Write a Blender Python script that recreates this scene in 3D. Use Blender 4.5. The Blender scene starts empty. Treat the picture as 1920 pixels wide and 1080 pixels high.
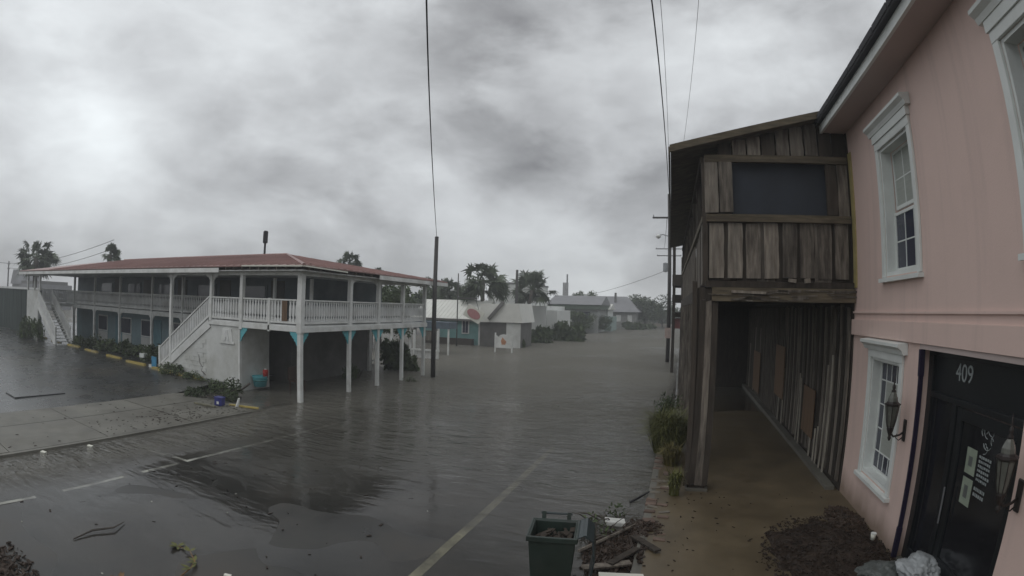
import bpy, math, random
from mathutils import Vector, Matrix, Euler, noise as mnoise
R = random.Random(409)
C = bpy.context.scene.collection
sc = bpy.context.scene
rad = math.radians
# ------------------------------------------------------------------ camera
HC = 3.7
cam = bpy.data.cameras.new("camera")
cam.type = 'PANO'
cam.panorama_type = 'FISHEYE_LENS_POLYNOMIAL'
cam.sensor_fit = 'HORIZONTAL'
cam.sensor_width, cam.sensor_height = 36.0, 20.25
cam.fisheye_fov = rad(175)
cam.fisheye_polynomial_k0 = 0
cam.fisheye_polynomial_k1 = -1 / 18.75
cam.fisheye_polynomial_k2 = cam.fisheye_polynomial_k3 = cam.fisheye_polynomial_k4 = 0
cam.clip_start, cam.clip_end = 0.05, 5000
co = bpy.data.objects.new("camera", cam); C.objects.link(co)
AZ, PITCH, ROLL = rad(17.97), rad(2.01), rad(1.53)
rot = Matrix.Rotation(AZ, 3, 'Z') @ Matrix.Rotation(PITCH, 3, 'X') @ Matrix.Rotation(-ROLL, 3, 'Y')
fwd, right, up = rot @ Vector((0, 1, 0)), rot @ Vector((1, 0, 0)), rot @ Vector((0, 0, 1))
m = Matrix((right, up, -fwd)).transposed().to_4x4(); m.translation = (0, 0, HC)
co.matrix_world = m
sc.camera = co
# ------------------------------------------------------------------ world
w = bpy.data.worlds.new("World"); sc.world = w; w.use_nodes = True
nt = w.node_tree; nt.nodes.clear()
def nd(nt, t, **k):
    n = nt.nodes.new(t)
    for a, b in k.items(): setattr(n, a, b)
    return n
def mth(nt, op, a, b=None, c=None, clamp=False):
    n = nd(nt, 'ShaderNodeMath', operation=op, use_clamp=clamp)
    for i, x in enumerate((a, b, c)):
        if x is None: continue
        if isinstance(x, (int, float)): n.inputs[i].default_value = x
        else: nt.links.new(x, n.inputs[i])
    return n.outputs[0]
def vmth(nt, op, a, b=None):
    n = nd(nt, 'ShaderNodeVectorMath', operation=op)
    for i, x in enumerate((a, b)):
        if x is None: continue
        if isinstance(x, tuple): n.inputs[i].default_value = x
        else: nt.links.new(x, n.inputs[i])
    return n
SUN_EL, SUN_ROT = rad(58), rad(200)
out = nd(nt, 'ShaderNodeOutputWorld'); bg = nd(nt, 'ShaderNodeBackground')
bg.inputs[1].default_value = 0.1
sky = nd(nt, 'ShaderNodeTexSky', sky_type='NISHITA', sun_disc=False, sun_elevation=SUN_EL, sun_rotation=SUN_ROT)
tc = nd(nt, 'ShaderNodeTexCoord')
dirv = vmth(nt, 'NORMALIZE', tc.outputs['Generated']).outputs[0]
sep = nd(nt, 'ShaderNodeSeparateXYZ'); nt.links.new(dirv, sep.inputs[0])
zc = mth(nt, 'MAXIMUM', sep.outputs[2], 0.0)
cmb = vmth(nt, 'MULTIPLY', dirv, (1, 1, 1.9))
def noise_w(scale, detail, rough, dist, off):
    mp = nd(nt, 'ShaderNodeMapping'); mp.inputs['Location'].default_value = off
    nt.links.new(cmb.outputs[0], mp.inputs[0])
    n = nd(nt, 'ShaderNodeTexNoise'); nt.links.new(mp.outputs[0], n.inputs['Vector'])
    n.inputs['Scale'].default_value = scale; n.inputs['Detail'].default_value = detail
    n.inputs['Roughness'].default_value = rough; n.inputs['Distortion'].default_value = dist
    return n.outputs['Fac']
n1 = noise_w(2.3, 8, .55, .25, (3.1, 7.7, 1.2)); n2 = noise_w(6.5, 8, .58, .35, (1.3, 2.2, 4))
# billows: rounded tops against softer undersides
bil = mth(nt, 'MULTIPLY', mth(nt, 'ABSOLUTE', mth(nt, 'SUBTRACT', noise_w(4.2, 7, .5, .2, (5.5, .7, 2.9)), .5)), 2.0)
mass = nd(nt, 'ShaderNodeMapRange', interpolation_type='SMOOTHSTEP'); mass.inputs[1].default_value = .41; mass.inputs[2].default_value = .59; mass.inputs[3].default_value = -.5; mass.inputs[4].default_value = .5
nt.links.new(n1, mass.inputs[0])
val = mth(nt, 'ADD', mth(nt, 'ADD', mth(nt, 'MULTIPLY', mth(nt, 'SUBTRACT', n1, .5), .26), mth(nt, 'MULTIPLY', mass.outputs[0], .15)), mth(nt, 'MULTIPLY', mth(nt, 'SUBTRACT', n2, .5), .26))
val = mth(nt, 'ADD', val, mth(nt, 'MULTIPLY', mth(nt, 'SUBTRACT', bil, .22), -.28))
# the cloud bank as it stands: brighter and darker masses (direction, half width, amount)
def pixdir(px, py):
    x, y = px - 960, 540 - py; r = math.hypot(x, y); th = r / 1000
    v = Vector((x * math.sin(th) / r, math.cos(th), y * math.sin(th) / r))
    return rot @ v
LOBES = [((110, 120), .17, .10), ((200, 255), .13, .16), ((60, 60), .18, .06), ((90, 300), .18, .08), ((20, 390), .16, -.06), ((380, 395), .14, -.08), ((560, 430), .15, -.07),
         ((230, 110), .10, -.09), ((1000, 200), .22, -.06), ((1130, 270), .24, -.09), ((940, 280), .12, -.05), ((850, 345), .10, .08), ((1110, 500), .20, .13), ((480, 480), .25, .05),
         ((1330, 140), .22, .04), ((450, 110), .12, .08), ((360, 200), .13, -.06), ((20, 180), .10, -.05), ((640, 30), .2, .03), ((1200, 400), .12, -.06), ((1500, 160), .25, .02), ((300, 300), .16, .09), ((650, 260), .18, .03)]
wob = mth(nt, 'MULTIPLY', mth(nt, 'SUBTRACT', n1, .5), .45)
for (p, s, a) in LOBES:
    d = pixdir(*p)
    dot = vmth(nt, 'DOT_PRODUCT', dirv, tuple(d)).outputs['Value']
    ang = mth(nt, 'ADD', mth(nt, 'ARCCOSINE', mth(nt, 'MINIMUM', dot, .99999)), wob)
    g = mth(nt, 'EXPONENT', mth(nt, 'MULTIPLY', mth(nt, 'POWER', mth(nt, 'MAXIMUM', ang, 0.0), 2), -1 / (s * s)))
    val = mth(nt, 'ADD', val, mth(nt, 'MULTIPLY', g, a * 1.35))
# an overcast sky is brighter overhead than at the horizon
ovr = mth(nt, 'MULTIPLY', mth(nt, 'POWER', zc, 2.0), .22)
val = mth(nt, 'ADD', mth(nt, 'ADD', val, .475), ovr)
val = mth(nt, 'MULTIPLY', mth(nt, 'MAXIMUM', val, .1), 10.0)
ccol = nd(nt, 'ShaderNodeMix', data_type='RGBA', blend_type='MULTIPLY'); ccol.inputs[0].default_value = 1
tint = nd(nt, 'ShaderNodeValToRGB')
tint.color_ramp.elements[0].color = (.985, .985, 1.02, 1); tint.color_ramp.elements[1].color = (.94, .99, 1.01, 1)
nt.links.new(mth(nt, 'MULTIPLY', val, .1), tint.inputs[0])
nt.links.new(tint.outputs[0], ccol.inputs[6]); nt.links.new(val, ccol.inputs[7])
mix = nd(nt, 'ShaderNodeMix', data_type='RGBA'); mix.inputs[0].default_value = .96
nt.links.new(sky.outputs[0], mix.inputs[6]); nt.links.new(ccol.outputs[2], mix.inputs[7])
nt.links.new(mix.outputs[2], bg.inputs[0]); nt.links.new(bg.outputs[0], out.inputs[0])
sl = bpy.data.lights.new("sun", 'SUN'); sl.energy = 0.5; sl.angle = rad(60); sl.color = (1, .97, .93)
so = bpy.data.objects.new("sun", sl); C.objects.link(so)
sd = Vector((math.sin(SUN_ROT) * math.cos(SUN_EL), math.cos(SUN_ROT) * math.cos(SUN_EL), math.sin(SUN_EL)))
so.rotation_euler = sd.to_track_quat('Z', 'Y').to_euler()
sc.view_settings.view_transform = 'Standard'; sc.view_settings.look = 'None'
sc.view_settings.exposure = 0.16; sc.view_settings.gamma = 1; sc.view_settings.use_curve_mapping = False
sc.cycles.max_bounces = 6; sc.cycles.diffuse_bounces = 3; sc.cycles.glossy_bounces = 3; sc.cycles.transparent_max_bounces = 12
sc.cycles.volume_bounces = 0; sc.cycles.caustics_reflective = False; sc.cycles.caustics_refractive = False
sc.cycles.use_denoising = True

# ------------------------------------------------------------------ materials
MATS = {}
def mat(name, col, rough=.7, var=.25, scale=2.0, stretch=(1, 1, 1), bump=0.0, bscale=None, rnd=0.0, spec=.3, metal=0.0, dirt=None, dscale=.7, damt=.5, col2=None, rvar=.12):
    """a procedural surface: mottled colour, optional dirt patches, fine relief, and a shift per object"""
    if name in MATS: return MATS[name]
    M = bpy.data.materials.new(name); M.use_nodes = True; t = M.node_tree
    b = t.nodes['Principled BSDF']
    g = nd(t, 'ShaderNodeNewGeometry')
    mp = nd(t, 'ShaderNodeMapping'); mp.inputs['Scale'].default_value = stretch
    t.links.new(g.outputs['Position'], mp.inputs[0])
    oi = nd(t, 'ShaderNodeObjectInfo')
    if rnd:
        a = vmth(t, 'SCALE', mp.outputs[0]); a.operation = 'ADD'
        cx = nd(t, 'ShaderNodeCombineXYZ'); t.links.new(mth(t, 'MULTIPLY', oi.outputs['Random'], 37.0), cx.inputs[0])
        t.links.new(mth(t, 'MULTIPLY', oi.outputs['Random'], 19.0), cx.inputs[2])
        t.links.new(cx.outputs[0], a.inputs[1]); vec = a.outputs[0]
    else: vec = mp.outputs[0]
    n = nd(t, 'ShaderNodeTexNoise'); n.inputs['Scale'].default_value = scale; n.inputs['Detail'].default_value = 7; n.inputs['Roughness'].default_value = .6
    t.links.new(vec, n.inputs['Vector'])
    lo = tuple(c * (1 - var) for c in col) + (1,)
    hi = tuple(min(1, c * (1 + var)) for c in (col2 or col)) + (1,)
    r = nd(t, 'ShaderNodeValToRGB'); r.color_ramp.elements[0].color = lo; r.color_ramp.elements[1].color = hi
    r.color_ramp.elements[0].position = .3; r.color_ramp.elements[1].position = .7
    t.links.new(n.outputs['Fac'], r.inputs[0]); colr = r.outputs[0]
    if dirt:
        dn = nd(t, 'ShaderNodeTexNoise'); dn.inputs['Scale'].default_value = dscale; dn.inputs['Detail'].default_value = 8; dn.inputs['Roughness'].default_value = .65
        t.links.new(vec, dn.inputs['Vector'])
        mr = nd(t, 'ShaderNodeMapRange'); mr.inputs[1].default_value = .46; mr.inputs[2].default_value = .72; mr.inputs[4].default_value = damt
        t.links.new(dn.outputs['Fac'], mr.inputs[0])
        mx = nd(t, 'ShaderNodeMix', data_type='RGBA'); t.links.new(mr.outputs[0], mx.inputs[0]); t.links.new(colr, mx.inputs[6]); mx.inputs[7].default_value = (*dirt, 1)
        colr = mx.outputs[2]
    if rnd:
        hs = nd(t, 'ShaderNodeHueSaturation'); t.links.new(colr, hs.inputs['Color'])
        t.links.new(mth(t, 'ADD', mth(t, 'MULTIPLY', oi.outputs['Random'], rnd * 2), 1 - rnd), hs.inputs['Value'])
        colr = hs.outputs[0]
    t.links.new(colr, b.inputs['Base Color'])
    b.inputs['Metallic'].default_value = metal
    b.inputs['Specular IOR Level'].default_value = spec
    rr = nd(t, 'ShaderNodeMapRange'); rr.inputs[3].default_value = max(.02, rough - rvar); rr.inputs[4].default_value = min(1, rough + rvar)
    t.links.new(n.outputs['Fac'], rr.inputs[0]); t.links.new(rr.outputs[0], b.inputs['Roughness'])
    if bump:
        bn = nd(t, 'ShaderNodeTexNoise'); bn.inputs['Scale'].default_value = bscale or scale * 4; bn.inputs['Detail'].default_value = 5
        t.links.new(vec, bn.inputs['Vector'])
        bp = nd(t, 'ShaderNodeBump'); bp.inputs['Strength'].default_value = min(1, bump * 20); bp.inputs['Distance'].default_value = bump
        t.links.new(bn.outputs['Fac'], bp.inputs['Height']); t.links.new(bp.outputs[0], b.inputs['Normal'])
    MATS[name] = M; return M
asphalt = mat('asphalt', (.045, .047, .047), .28, .3, .9, bump=.006, bscale=40, spec=.5, dirt=(.075, .068, .055), dscale=.35, damt=.8)
asphalt_road = mat('asphalt_road', (.032, .031, .028), 0.34, .45, .8, bump=.005, bscale=30, rvar=.2, spec=.32, dirt=(.06, .05, .04), dscale=.4, damt=.7)
concrete = mat('concrete', (.145, .14, .12), .55, .25, 1.2, bump=.004, bscale=25, spec=.4, dirt=(.06, .053, .04), dscale=.45, damt=.9)
walk_mud = mat('walk_mud', (.115, .09, .055), .42, .3, 1.0, bump=.004, bscale=20, spec=.45, dirt=(.055, .04, .022), dscale=.6, damt=.7)
soil = mat('soil', (.07, .055, .035), .9, .4, 1.5, bump=.02, bscale=8)
white_paint = mat('white_paint', (.72, .73, .71), .55, .1, 1.5, dirt=(.40, .40, .36), dscale=1.4, damt=.6, bump=.002, bscale=20)
white_rail = mat('white_rail', (.68, .69, .68), .55, .12, 1.5, dirt=(.38, .38, .35), dscale=1.0, damt=.6)
white_block = mat('white_block', (.62, .63, .61), .7, .1, .8, dirt=(.36, .36, .31), dscale=.9, damt=.6, bump=.006, bscale=12)
teal_paint = mat('teal_paint', (.12, .42, .47), .5, .15, 2)
cottage_teal = mat('cottage_teal', (.17, .33, .325), .7, .15, 1.2, dirt=(.22, .31, .295), dscale=1)
dark_wall = mat('dark_wall', (.15, .145, .138), .8, .25, 1, dirt=(.09, .09, .085), dscale=.8)
slate_wall = mat('slate_wall', (.19, .22, .24), .8, .2, 1, dirt=(.10, .13, .14), dscale=.7)
aqua_wall = mat('aqua_wall', (.24, .33, .36), .8, .15, 1, dirt=(.16, .22, .24), dscale=.7)
red_metal = mat('red_metal', (.30, .185, .17), .45, .2, .6, spec=.4, dirt=(.36, .22, .19), dscale=.35, damt=.7)
white_metal = mat('white_metal', (.74, .74, .69), .45, .08, .5, dirt=(.48, .47, .43), dscale=.4)
grey_roof = mat('grey_roof', (.24, .24, .25), .7, .15, .6)
dark_roof = mat('dark_roof', (.045, .045, .05), .8, .3, 6, bump=.01, bscale=14)
pink = mat('pink_stucco', (.70, .535, .48), .85, .06, .6, bump=.010, bscale=28, dirt=(.59, .455, .405), dscale=.6, damt=.7)
t = pink.node_tree; b_ = t.nodes['Principled BSDF']; src = b_.inputs['Base Color'].links[0].from_socket
g_ = nd(t, 'ShaderNodeNewGeometry'); sp = nd(t, 'ShaderNodeSeparateXYZ'); t.links.new(g_.outputs['Position'], sp.inputs[0])
def pn(scale, st):
    mp_ = nd(t, 'ShaderNodeMapping'); mp_.inputs['Scale'].default_value = st; t.links.new(g_.outputs['Position'], mp_.inputs[0])
    n_ = nd(t, 'ShaderNodeTexNoise'); n_.inputs['Scale'].default_value = scale; n_.inputs['Detail'].default_value = 6; t.links.new(mp_.outputs[0], n_.inputs['Vector']); return n_.outputs['Fac']
tide = mth(t, 'SUBTRACT', mth(t, 'ADD', .32, mth(t, 'MULTIPLY', pn(2.5, (1, 1, .4)), .5)), sp.outputs[2])
tide = mth(t, 'MULTIPLY', tide, 2.2, clamp=True)
strk = mth(t, 'MULTIPLY', mth(t, 'SUBTRACT', pn(1.6, (3, 3, .16)), .52), 2.4, clamp=True)
spek = mth(t, 'MULTIPLY', mth(t, 'SUBTRACT', pn(26, (1, 1, 1)), .62), 2.5, clamp=True)
mx = nd(t, 'ShaderNodeMix', data_type='RGBA'); t.links.new(mth(t, 'MULTIPLY', tide, .8), mx.inputs[0]); t.links.new(src, mx.inputs[6]); mx.inputs[7].default_value = (.20, .145, .10, 1)
mx2 = nd(t, 'ShaderNodeMix', data_type='RGBA'); t.links.new(mth(t, 'MULTIPLY', strk, .6), mx2.inputs[0]); t.links.new(mx.outputs[2], mx2.inputs[6]); mx2.inputs[7].default_value = (.46, .36, .33, 1)
mx3 = nd(t, 'ShaderNodeMix', data_type='RGBA'); t.links.new(mth(t, 'MULTIPLY', spek, .3), mx3.inputs[0]); t.links.new(mx2.outputs[2], mx3.inputs[6]); mx3.inputs[7].default_value = (.42, .33, .30, 1)
t.links.new(mx3.outputs[2], b_.inputs['Base Color'])
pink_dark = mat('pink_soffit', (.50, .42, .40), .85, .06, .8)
mustard = mat('mustard_trim', (.36, .30, .13), .7, .2, 3)
trim_white = mat('trim_white', (.72, .75, .73), .45, .05, 2, dirt=(.58, .60, .57), dscale=1.2, damt=.6)
black_paint = mat('black_paint', (.010, .012, .014), .35, .2, 2, spec=.4)
purple_fringe = mat('purple_fringe', (.018, .013, .036), .5, .2, 3)  # lens colour fringe along the door edge, put into the casing colour
iron = mat('black_iron', (.018, .014, .013), .45, .3, 8, spec=.5)
old_wood = mat('old_wood', (.118, .100, .082), .85, .5, 2.2, stretch=(6, 6, .8), bump=.012, bscale=6, rnd=.28, dirt=(.035, .027, .022), dscale=1.3, damt=.75, col2=(.165, .145, .122))
old_wood_pale = mat('old_wood_pale', (.20, .178, .150), .85, .45, 2.2, stretch=(6, 6, .7), bump=.012, bscale=6, rnd=.3, dirt=(.07, .05, .035), dscale=1.3, damt=.7)
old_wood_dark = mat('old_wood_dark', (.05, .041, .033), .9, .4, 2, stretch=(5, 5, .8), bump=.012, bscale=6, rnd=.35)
beam_wood = mat('beam_wood', (.115, .095, .065), .85, .45, 2.5, stretch=(.8, 4, 6), bump=.012, bscale=6, rnd=.2, dirt=(.04, .03, .022), dscale=1, damt=.7)
plywood = mat('plywood', (.16, .102, .062), .75, .25, 2, stretch=(5, 5, .6), rnd=.2, dirt=(.12, .075, .045), dscale=1.2)
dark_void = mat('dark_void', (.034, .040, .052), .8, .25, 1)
pole_wood = mat('pole_wood', (.07, .067, .065), .9, .35, 3, stretch=(5, 5, .4), bump=.01)
steel = mat('galvanised', (.25, .26, .27), .45, .15, 3, metal=.6)
cable_black = mat('cable_black', (.02, .02, .022), .6, .1, 3)
leaf = mat('leaf', (.05, .075, .035), .7, .4, 1.5, rnd=.15, col2=(.075, .10, .045))
leaf_palm = mat('leaf_palm', (.045, .062, .035), .6, .4, 1.2, rnd=.15, col2=(.07, .09, .05))
leaf_bright = mat('leaf_bright', (.115, .12, .035), .6, .4, 4, rnd=.15)
leaf_dead = mat('leaf_dead', (.13, .075, .035), .8, .5, 4, rnd=.25, col2=(.2, .12, .06))
bark = mat('bark', (.085, .075, .065), .9, .35, 4, stretch=(1, 1, 3), bump=.02)
mulch = mat('mulch', (.035, .023, .016), .6, .5, 9, bump=.02, bscale=22, rnd=.3, spec=.3)
bin_green = mat('bin_green', (.021, .034, .028), .4, .2, 3, spec=.45, dirt=(.045, .046, .038), dscale=2)
bin_lid = mat('bin_lid', (.03, .042, .045), .4, .2, 3, spec=.5)
rubber = mat('rubber', (.02, .02, .02), .7, .2, 3)
yellow_paint = mat('yellow_paint', (.42, .33, .10), .6, .25, 3, dirt=(.33, .31, .25), dscale=1.6, damt=.8)
line_white = mat('line_white', (.30, .30, .265), .5, .25, 3, dirt=(.06, .058, .05), dscale=2.5, damt=1)
line_yellow = mat('line_yellow', (.19, .18, .125), .5, .25, 3, dirt=(.06, .058, .045), dscale=1.6, damt=1)
blue_plastic = mat('blue_plastic', (.04, .045, .2), .4, .15, 3)
azure = mat('azure_paint', (.06, .25, .42), .5, .2, 3)
red_plastic = mat('red_plastic', (.4, .04, .03), .5, .2, 3)
plastic_bag = mat('plastic_bag', (.34, .36, .37), .3, .15, 3, spec=.5)
bag_grey = mat('bag_grey', (.10, .11, .105), .5, .2, 3, spec=.4)
paper = mat('paper_note', (.25, .29, .23), .7, .15, 6)
lettering = mat('lettering', (.27, .30, .30), .6, .1, 6)
white_board = mat('white_board', (.68, .68, .60), .6, .06, 2)
sign_red = mat('sign_red', (.42, .20, .20), .6, .1, 3)
orange_paint = mat('orange_paint', (.5, .25, .14), .6, .2, 3)
brick_red = mat('brick_red', (.14, .10, .08), .85, .3, 4, rnd=.3)
def glass_mat(name, col, rough=.06, alpha=1):
    M = mat(name, col, rough, .1, 1, spec=.6); return M
pane_dark = glass_mat('pane_dark', (.045, .05, .075))
pane_blind = mat('pane_blind', (.36, .38, .35), .4, .12, 3, stretch=(1, 1, 12), spec=.5)
lamp_glass = mat('lamp_glass', (.12, .125, .11), .2, .2, 8, spec=.6)
door_glass = mat('door_glass', (.012, .013, .016), .08, .3, 1, spec=.55)

# ------------------------------------------------------------------ geometry helpers
class G:
    def __init__(s): s.v = []; s.f = []
    def add(s, v, f):
        o = len(s.v); s.v += [tuple(p) for p in v]; s.f += [tuple(i + o for i in q) for q in f]; return s
    def box(s, x0, x1, y0, y1, z0, z1):
        return s.add([(x0, y0, z0), (x1, y0, z0), (x1, y1, z0), (x0, y1, z0), (x0, y0, z1), (x1, y0, z1), (x1, y1, z1), (x0, y1, z1)],
                     [(0, 3, 2, 1), (4, 5, 6, 7), (0, 1, 5, 4), (1, 2, 6, 5), (2, 3, 7, 6), (3, 0, 4, 7)])
    def obox(s, c, size, e=(0, 0, 0)):
        M = Euler(e).to_matrix(); c = Vector(c); hx, hy, hz = (d / 2 for d in size)
        P = [c + M @ Vector((x, y, z)) for z in (-hz, hz) for x, y in ((-hx, -hy), (hx, -hy), (hx, hy), (-hx, hy))]
        return s.add(P, [(0, 3, 2, 1), (4, 5, 6, 7), (0, 1, 5, 4), (1, 2, 6, 5), (2, 3, 7, 6), (3, 0, 4, 7)])
    def beam(s, p, q, wd, h, upv=(0, 0, 1)):
        p, q = Vector(p), Vector(q); d = (q - p).normalized(); sx = d.cross(Vector(upv))
        if sx.length < 1e-4: sx = d.cross(Vector((1, 0, 0)))
        sx.normalize(); u = sx.cross(d); sx *= wd / 2; u *= h / 2
        P = [p - sx - u, p + sx - u, p + sx + u, p - sx + u, q - sx - u, q + sx - u, q + sx + u, q - sx + u]
        return s.add(P, [(0, 1, 2, 3), (7, 6, 5, 4), (0, 4, 5, 1), (1, 5, 6, 2), (2, 6, 7, 3), (3, 7, 4, 0)])
    def tube(s, pts, r, n=6, caps=True):
        pts = [Vector(p) for p in pts]; rs = r if isinstance(r, (list, tuple)) else [r] * len(pts); rings = []
        V = []; F = []
        for i, p in enumerate(pts):
            d = (pts[min(i + 1, len(pts) - 1)] - pts[max(i - 1, 0)]).normalized()
            a = d.cross(Vector((0, 0, 1)))
            if a.length < 1e-3: a = d.cross(Vector((1, 0, 0)))
            a.normalize(); b = d.cross(a)
            for k in range(n):
                t = 2 * math.pi * k / n; V.append(p + (a * math.cos(t) + b * math.sin(t)) * rs[i])
        for i in range(len(pts) - 1):
            for k in range(n): F.append((i * n + k, i * n + (k + 1) % n, (i + 1) * n + (k + 1) % n, (i + 1) * n + k))
        if caps: F += [tuple(range(n - 1, -1, -1)), tuple(range((len(pts) - 1) * n, len(pts) * n))]
        return s.add(V, F)
    def lathe(s, prof, c, n=12):
        V = []; F = []
        for r, z in prof:
            for k in range(n):
                t = 2 * math.pi * (k + .5) / n; V.append((c[0] + r * math.cos(t), c[1] + r * math.sin(t), c[2] + z))
        for i in range(len(prof) - 1):
            for k in range(n): F.append((i * n + k, i * n + (k + 1) % n, (i + 1) * n + (k + 1) % n, (i + 1) * n + k))
        F += [tuple(range(n - 1, -1, -1)), tuple(range((len(prof) - 1) * n, len(prof) * n))]
        return s.add(V, F)
    def prism(s, poly, axis, a, b):
        """extrude a 2D outline along an axis: 'x' (poly in y,z), 'y' (poly in x,z), 'z' (poly in x,y)"""
        mk = {'x': lambda u, v, t: (t, u, v), 'y': lambda u, v, t: (u, t, v), 'z': lambda u, v, t: (u, v, t)}[axis]
        n = len(poly); V = [mk(u, v, a) for u, v in poly] + [mk(u, v, b) for u, v in poly]
        return s.add(V, [tuple(range(n)), tuple(range(2 * n - 1, n - 1, -1))] + [(i, i + n, (i + 1) % n + n, (i + 1) % n) for i in range(n)])
    def quad(s, *p): return s.add(p, [tuple(range(len(p)))])
    def build(s, name, material, parent=None, smooth=False, fix=True):
        me = bpy.data.meshes.new(name)
        off = wl(parent)
        me.from_pydata([(p[0] - off[0], p[1] - off[1], p[2] - off[2]) for p in s.v], [], s.f)
        if fix:
            import bmesh
            bm = bmesh.new(); bm.from_mesh(me); bmesh.ops.recalc_face_normals(bm, faces=bm.faces); bm.to_mesh(me); bm.free()
        if smooth: me.polygons.foreach_set('use_smooth', [True] * len(me.polygons))
        me.materials.append(material); me.update()
        o = bpy.data.objects.new(name, me); C.objects.link(o)
        if parent: o.parent = parent
        return o
def wl(o):
    v = Vector((0, 0, 0))
    while o: v += o.location; o = o.parent
    return v
def tag(o, label=None, cat=None, group=None, kind=None):
    if label: o['label'] = label
    if cat: o['category'] = cat
    if group: o['group'] = group
    if kind: o['kind'] = kind
    return o
def thing(name, loc, label, cat, group=None):
    o = bpy.data.objects.new(name, None); o.empty_display_size = .2; C.objects.link(o); o.location = loc
    return tag(o, label, cat, group)
def copy_tree(o, parent=None, **kw):
    c = o.copy(); C.objects.link(c); c.parent = parent
    for ch in list(o.children): copy_tree(ch, c)
    return c
def box(name, material, parent, *a): return G().box(*a).build(name, material, parent)
def bevel(o, wdt=.01, seg=2):
    b = o.modifiers.new('bevel', 'BEVEL'); b.width = wdt; b.segments = seg; b.limit_method = 'ANGLE'; return o
def piece(name, me, parent, loc, scale=(1, 1, 1), rot=(0, 0, 0)):
    o = bpy.data.objects.new(name, me); C.objects.link(o); o.parent = parent
    o.location = Vector(loc) - wl(parent); o.scale = scale; o.rotation_euler = rot; return o
def unit_plank(name, material, seed=0):
    """a 1 x 1 x 1 board with slightly uneven long edges, standing on its base"""
    r = random.Random(seed); g = G(); n = 5; V = []
    for i in range(n):
        z = i / (n - 1); a = -.5 + r.uniform(-.03, .05); b = .5 - r.uniform(-.03, .05)
        if i in (0, n - 1): z += r.uniform(-.012, .012)
        V += [(a, -.5, z), (b, -.5, z + r.uniform(-.01, .01) * (i in (0, n - 1))), (b, .5, z), (a, .5, z)]
    F = [(3, 2, 1, 0), (4 * n - 4, 4 * n - 3, 4 * n - 2, 4 * n - 1)]
    for i in range(n - 1):
        for k in range(4): F.append((4 * i + k, 4 * i + (k + 1) % 4, 4 * i + 4 + (k + 1) % 4, 4 * i + 4 + k))
    g.add(V, F); me = bpy.data.meshes.new(name); me.from_pydata(g.v, [], g.f); me.materials.append(material); return me
def sstep(a, b, x):
    t = max(0, min(1, (x - a) / (b - a))); return t * t * (3 - 2 * t)

# ------------------------------------------------------------------ ground, road, water
WATER = -0.046
def road_z(x, y):
    z = -.05 - .012 * max(0, y - 7) - .095 * sstep(-10.0, -12.0, x) - .04 * sstep(-3.0, -.6, x) * sstep(5, 9, y)
    z += .018 * mnoise.noise(Vector((x * .3, y * .3, 1))) + .014 * mnoise.noise(Vector((x * .8, y * .8, 5)))
    return max(z, -.55)
def lwalk_z(x, y): return .03 - .02 * sstep(-14, -13, x) - .06 * max(0, y - 12.2)* (1 if y < 30 else 1) + .006 * mnoise.noise(Vector((x * .5, y * .5, 2)))
def lot_z(x, y): return .0 + .22 * sstep(12, 15, y) - .02 * sstep(10, 5, y) + .012 * mnoise.noise(Vector((x * .25, y * .25, 3)))
def rwalk_z(x, y): return .03 - .0075 * max(0, y - 10) + .008 * mnoise.noise(Vector((x * .6, y * .6, 4)))
def frange(a, b, n): return [a + (b - a) * i / n for i in range(n + 1)]
def sheet(name, xs, ys, fz, material, skirt=0):
    V = [(x, y, fz(x, y)) for y in ys for x in xs]; nx = len(xs); F = []
    for j in range(len(ys) - 1):
        for i in range(nx - 1): F.append((j * nx + i, j * nx + i + 1, (j + 1) * nx + i + 1, (j + 1) * nx + i))
    g = G().add(V, F); o = g.build(name, material, fix=False, smooth=True); tag(o, kind='structure'); return o
xs_g = [-3000, -600, -150, -80, -50, -30, -10, 0, 10, 30, 80, 200, 800, 3000]
sheet('ground', xs_g, [-300, -60, -12, 20, 60, 100, 118, 124, 160, 400, 1200, 3000], lambda x, y: (-.75 if y < 119 else .05), soil)
sheet('road', frange(-13, -.35, 64), frange(-12, 24, 140) + frange(25.5, 118, 40), road_z, asphalt_road)
sheet('parking_lot', frange(-80, -17.2, 50), frange(-12, 27.5, 50), lot_z, asphalt)
# kerbs
g = G()
ys = frange(-12, 30, 42)
for a, b in zip(ys[:-1], ys[1:]):
    za, zb = lwalk_z(-13, a) - .004, lwalk_z(-13, b) - .004
    g.add([(-13.0, a, -.6), (-12.84, a, -.6), (-12.86, a, za), (-13.0, a, za), (-13.0, b, -.6), (-12.84, b, -.6), (-12.86, b, zb), (-13.0, b, zb)],
          [(1, 5, 6, 2), (2, 6, 7, 3)])
tag(g.build('kerb', concrete, fix=False), kind='structure')
g = G(); ys = frange(-12, 60, 60)
for a, b in zip(ys[:-1], ys[1:]):
    za, zb = rwalk_z(-.3, a) - .01, rwalk_z(-.3, b) - .01
    g.add([(-.42, a, -.7), (-.4, a, za), (-.24, a, za), (-.42, b, -.7), (-.4, b, zb), (-.24, b, zb)], [(0, 1, 4, 3), (1, 2, 5, 4)])
tag(g.build('kerb', concrete, fix=False), kind='structure')
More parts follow.
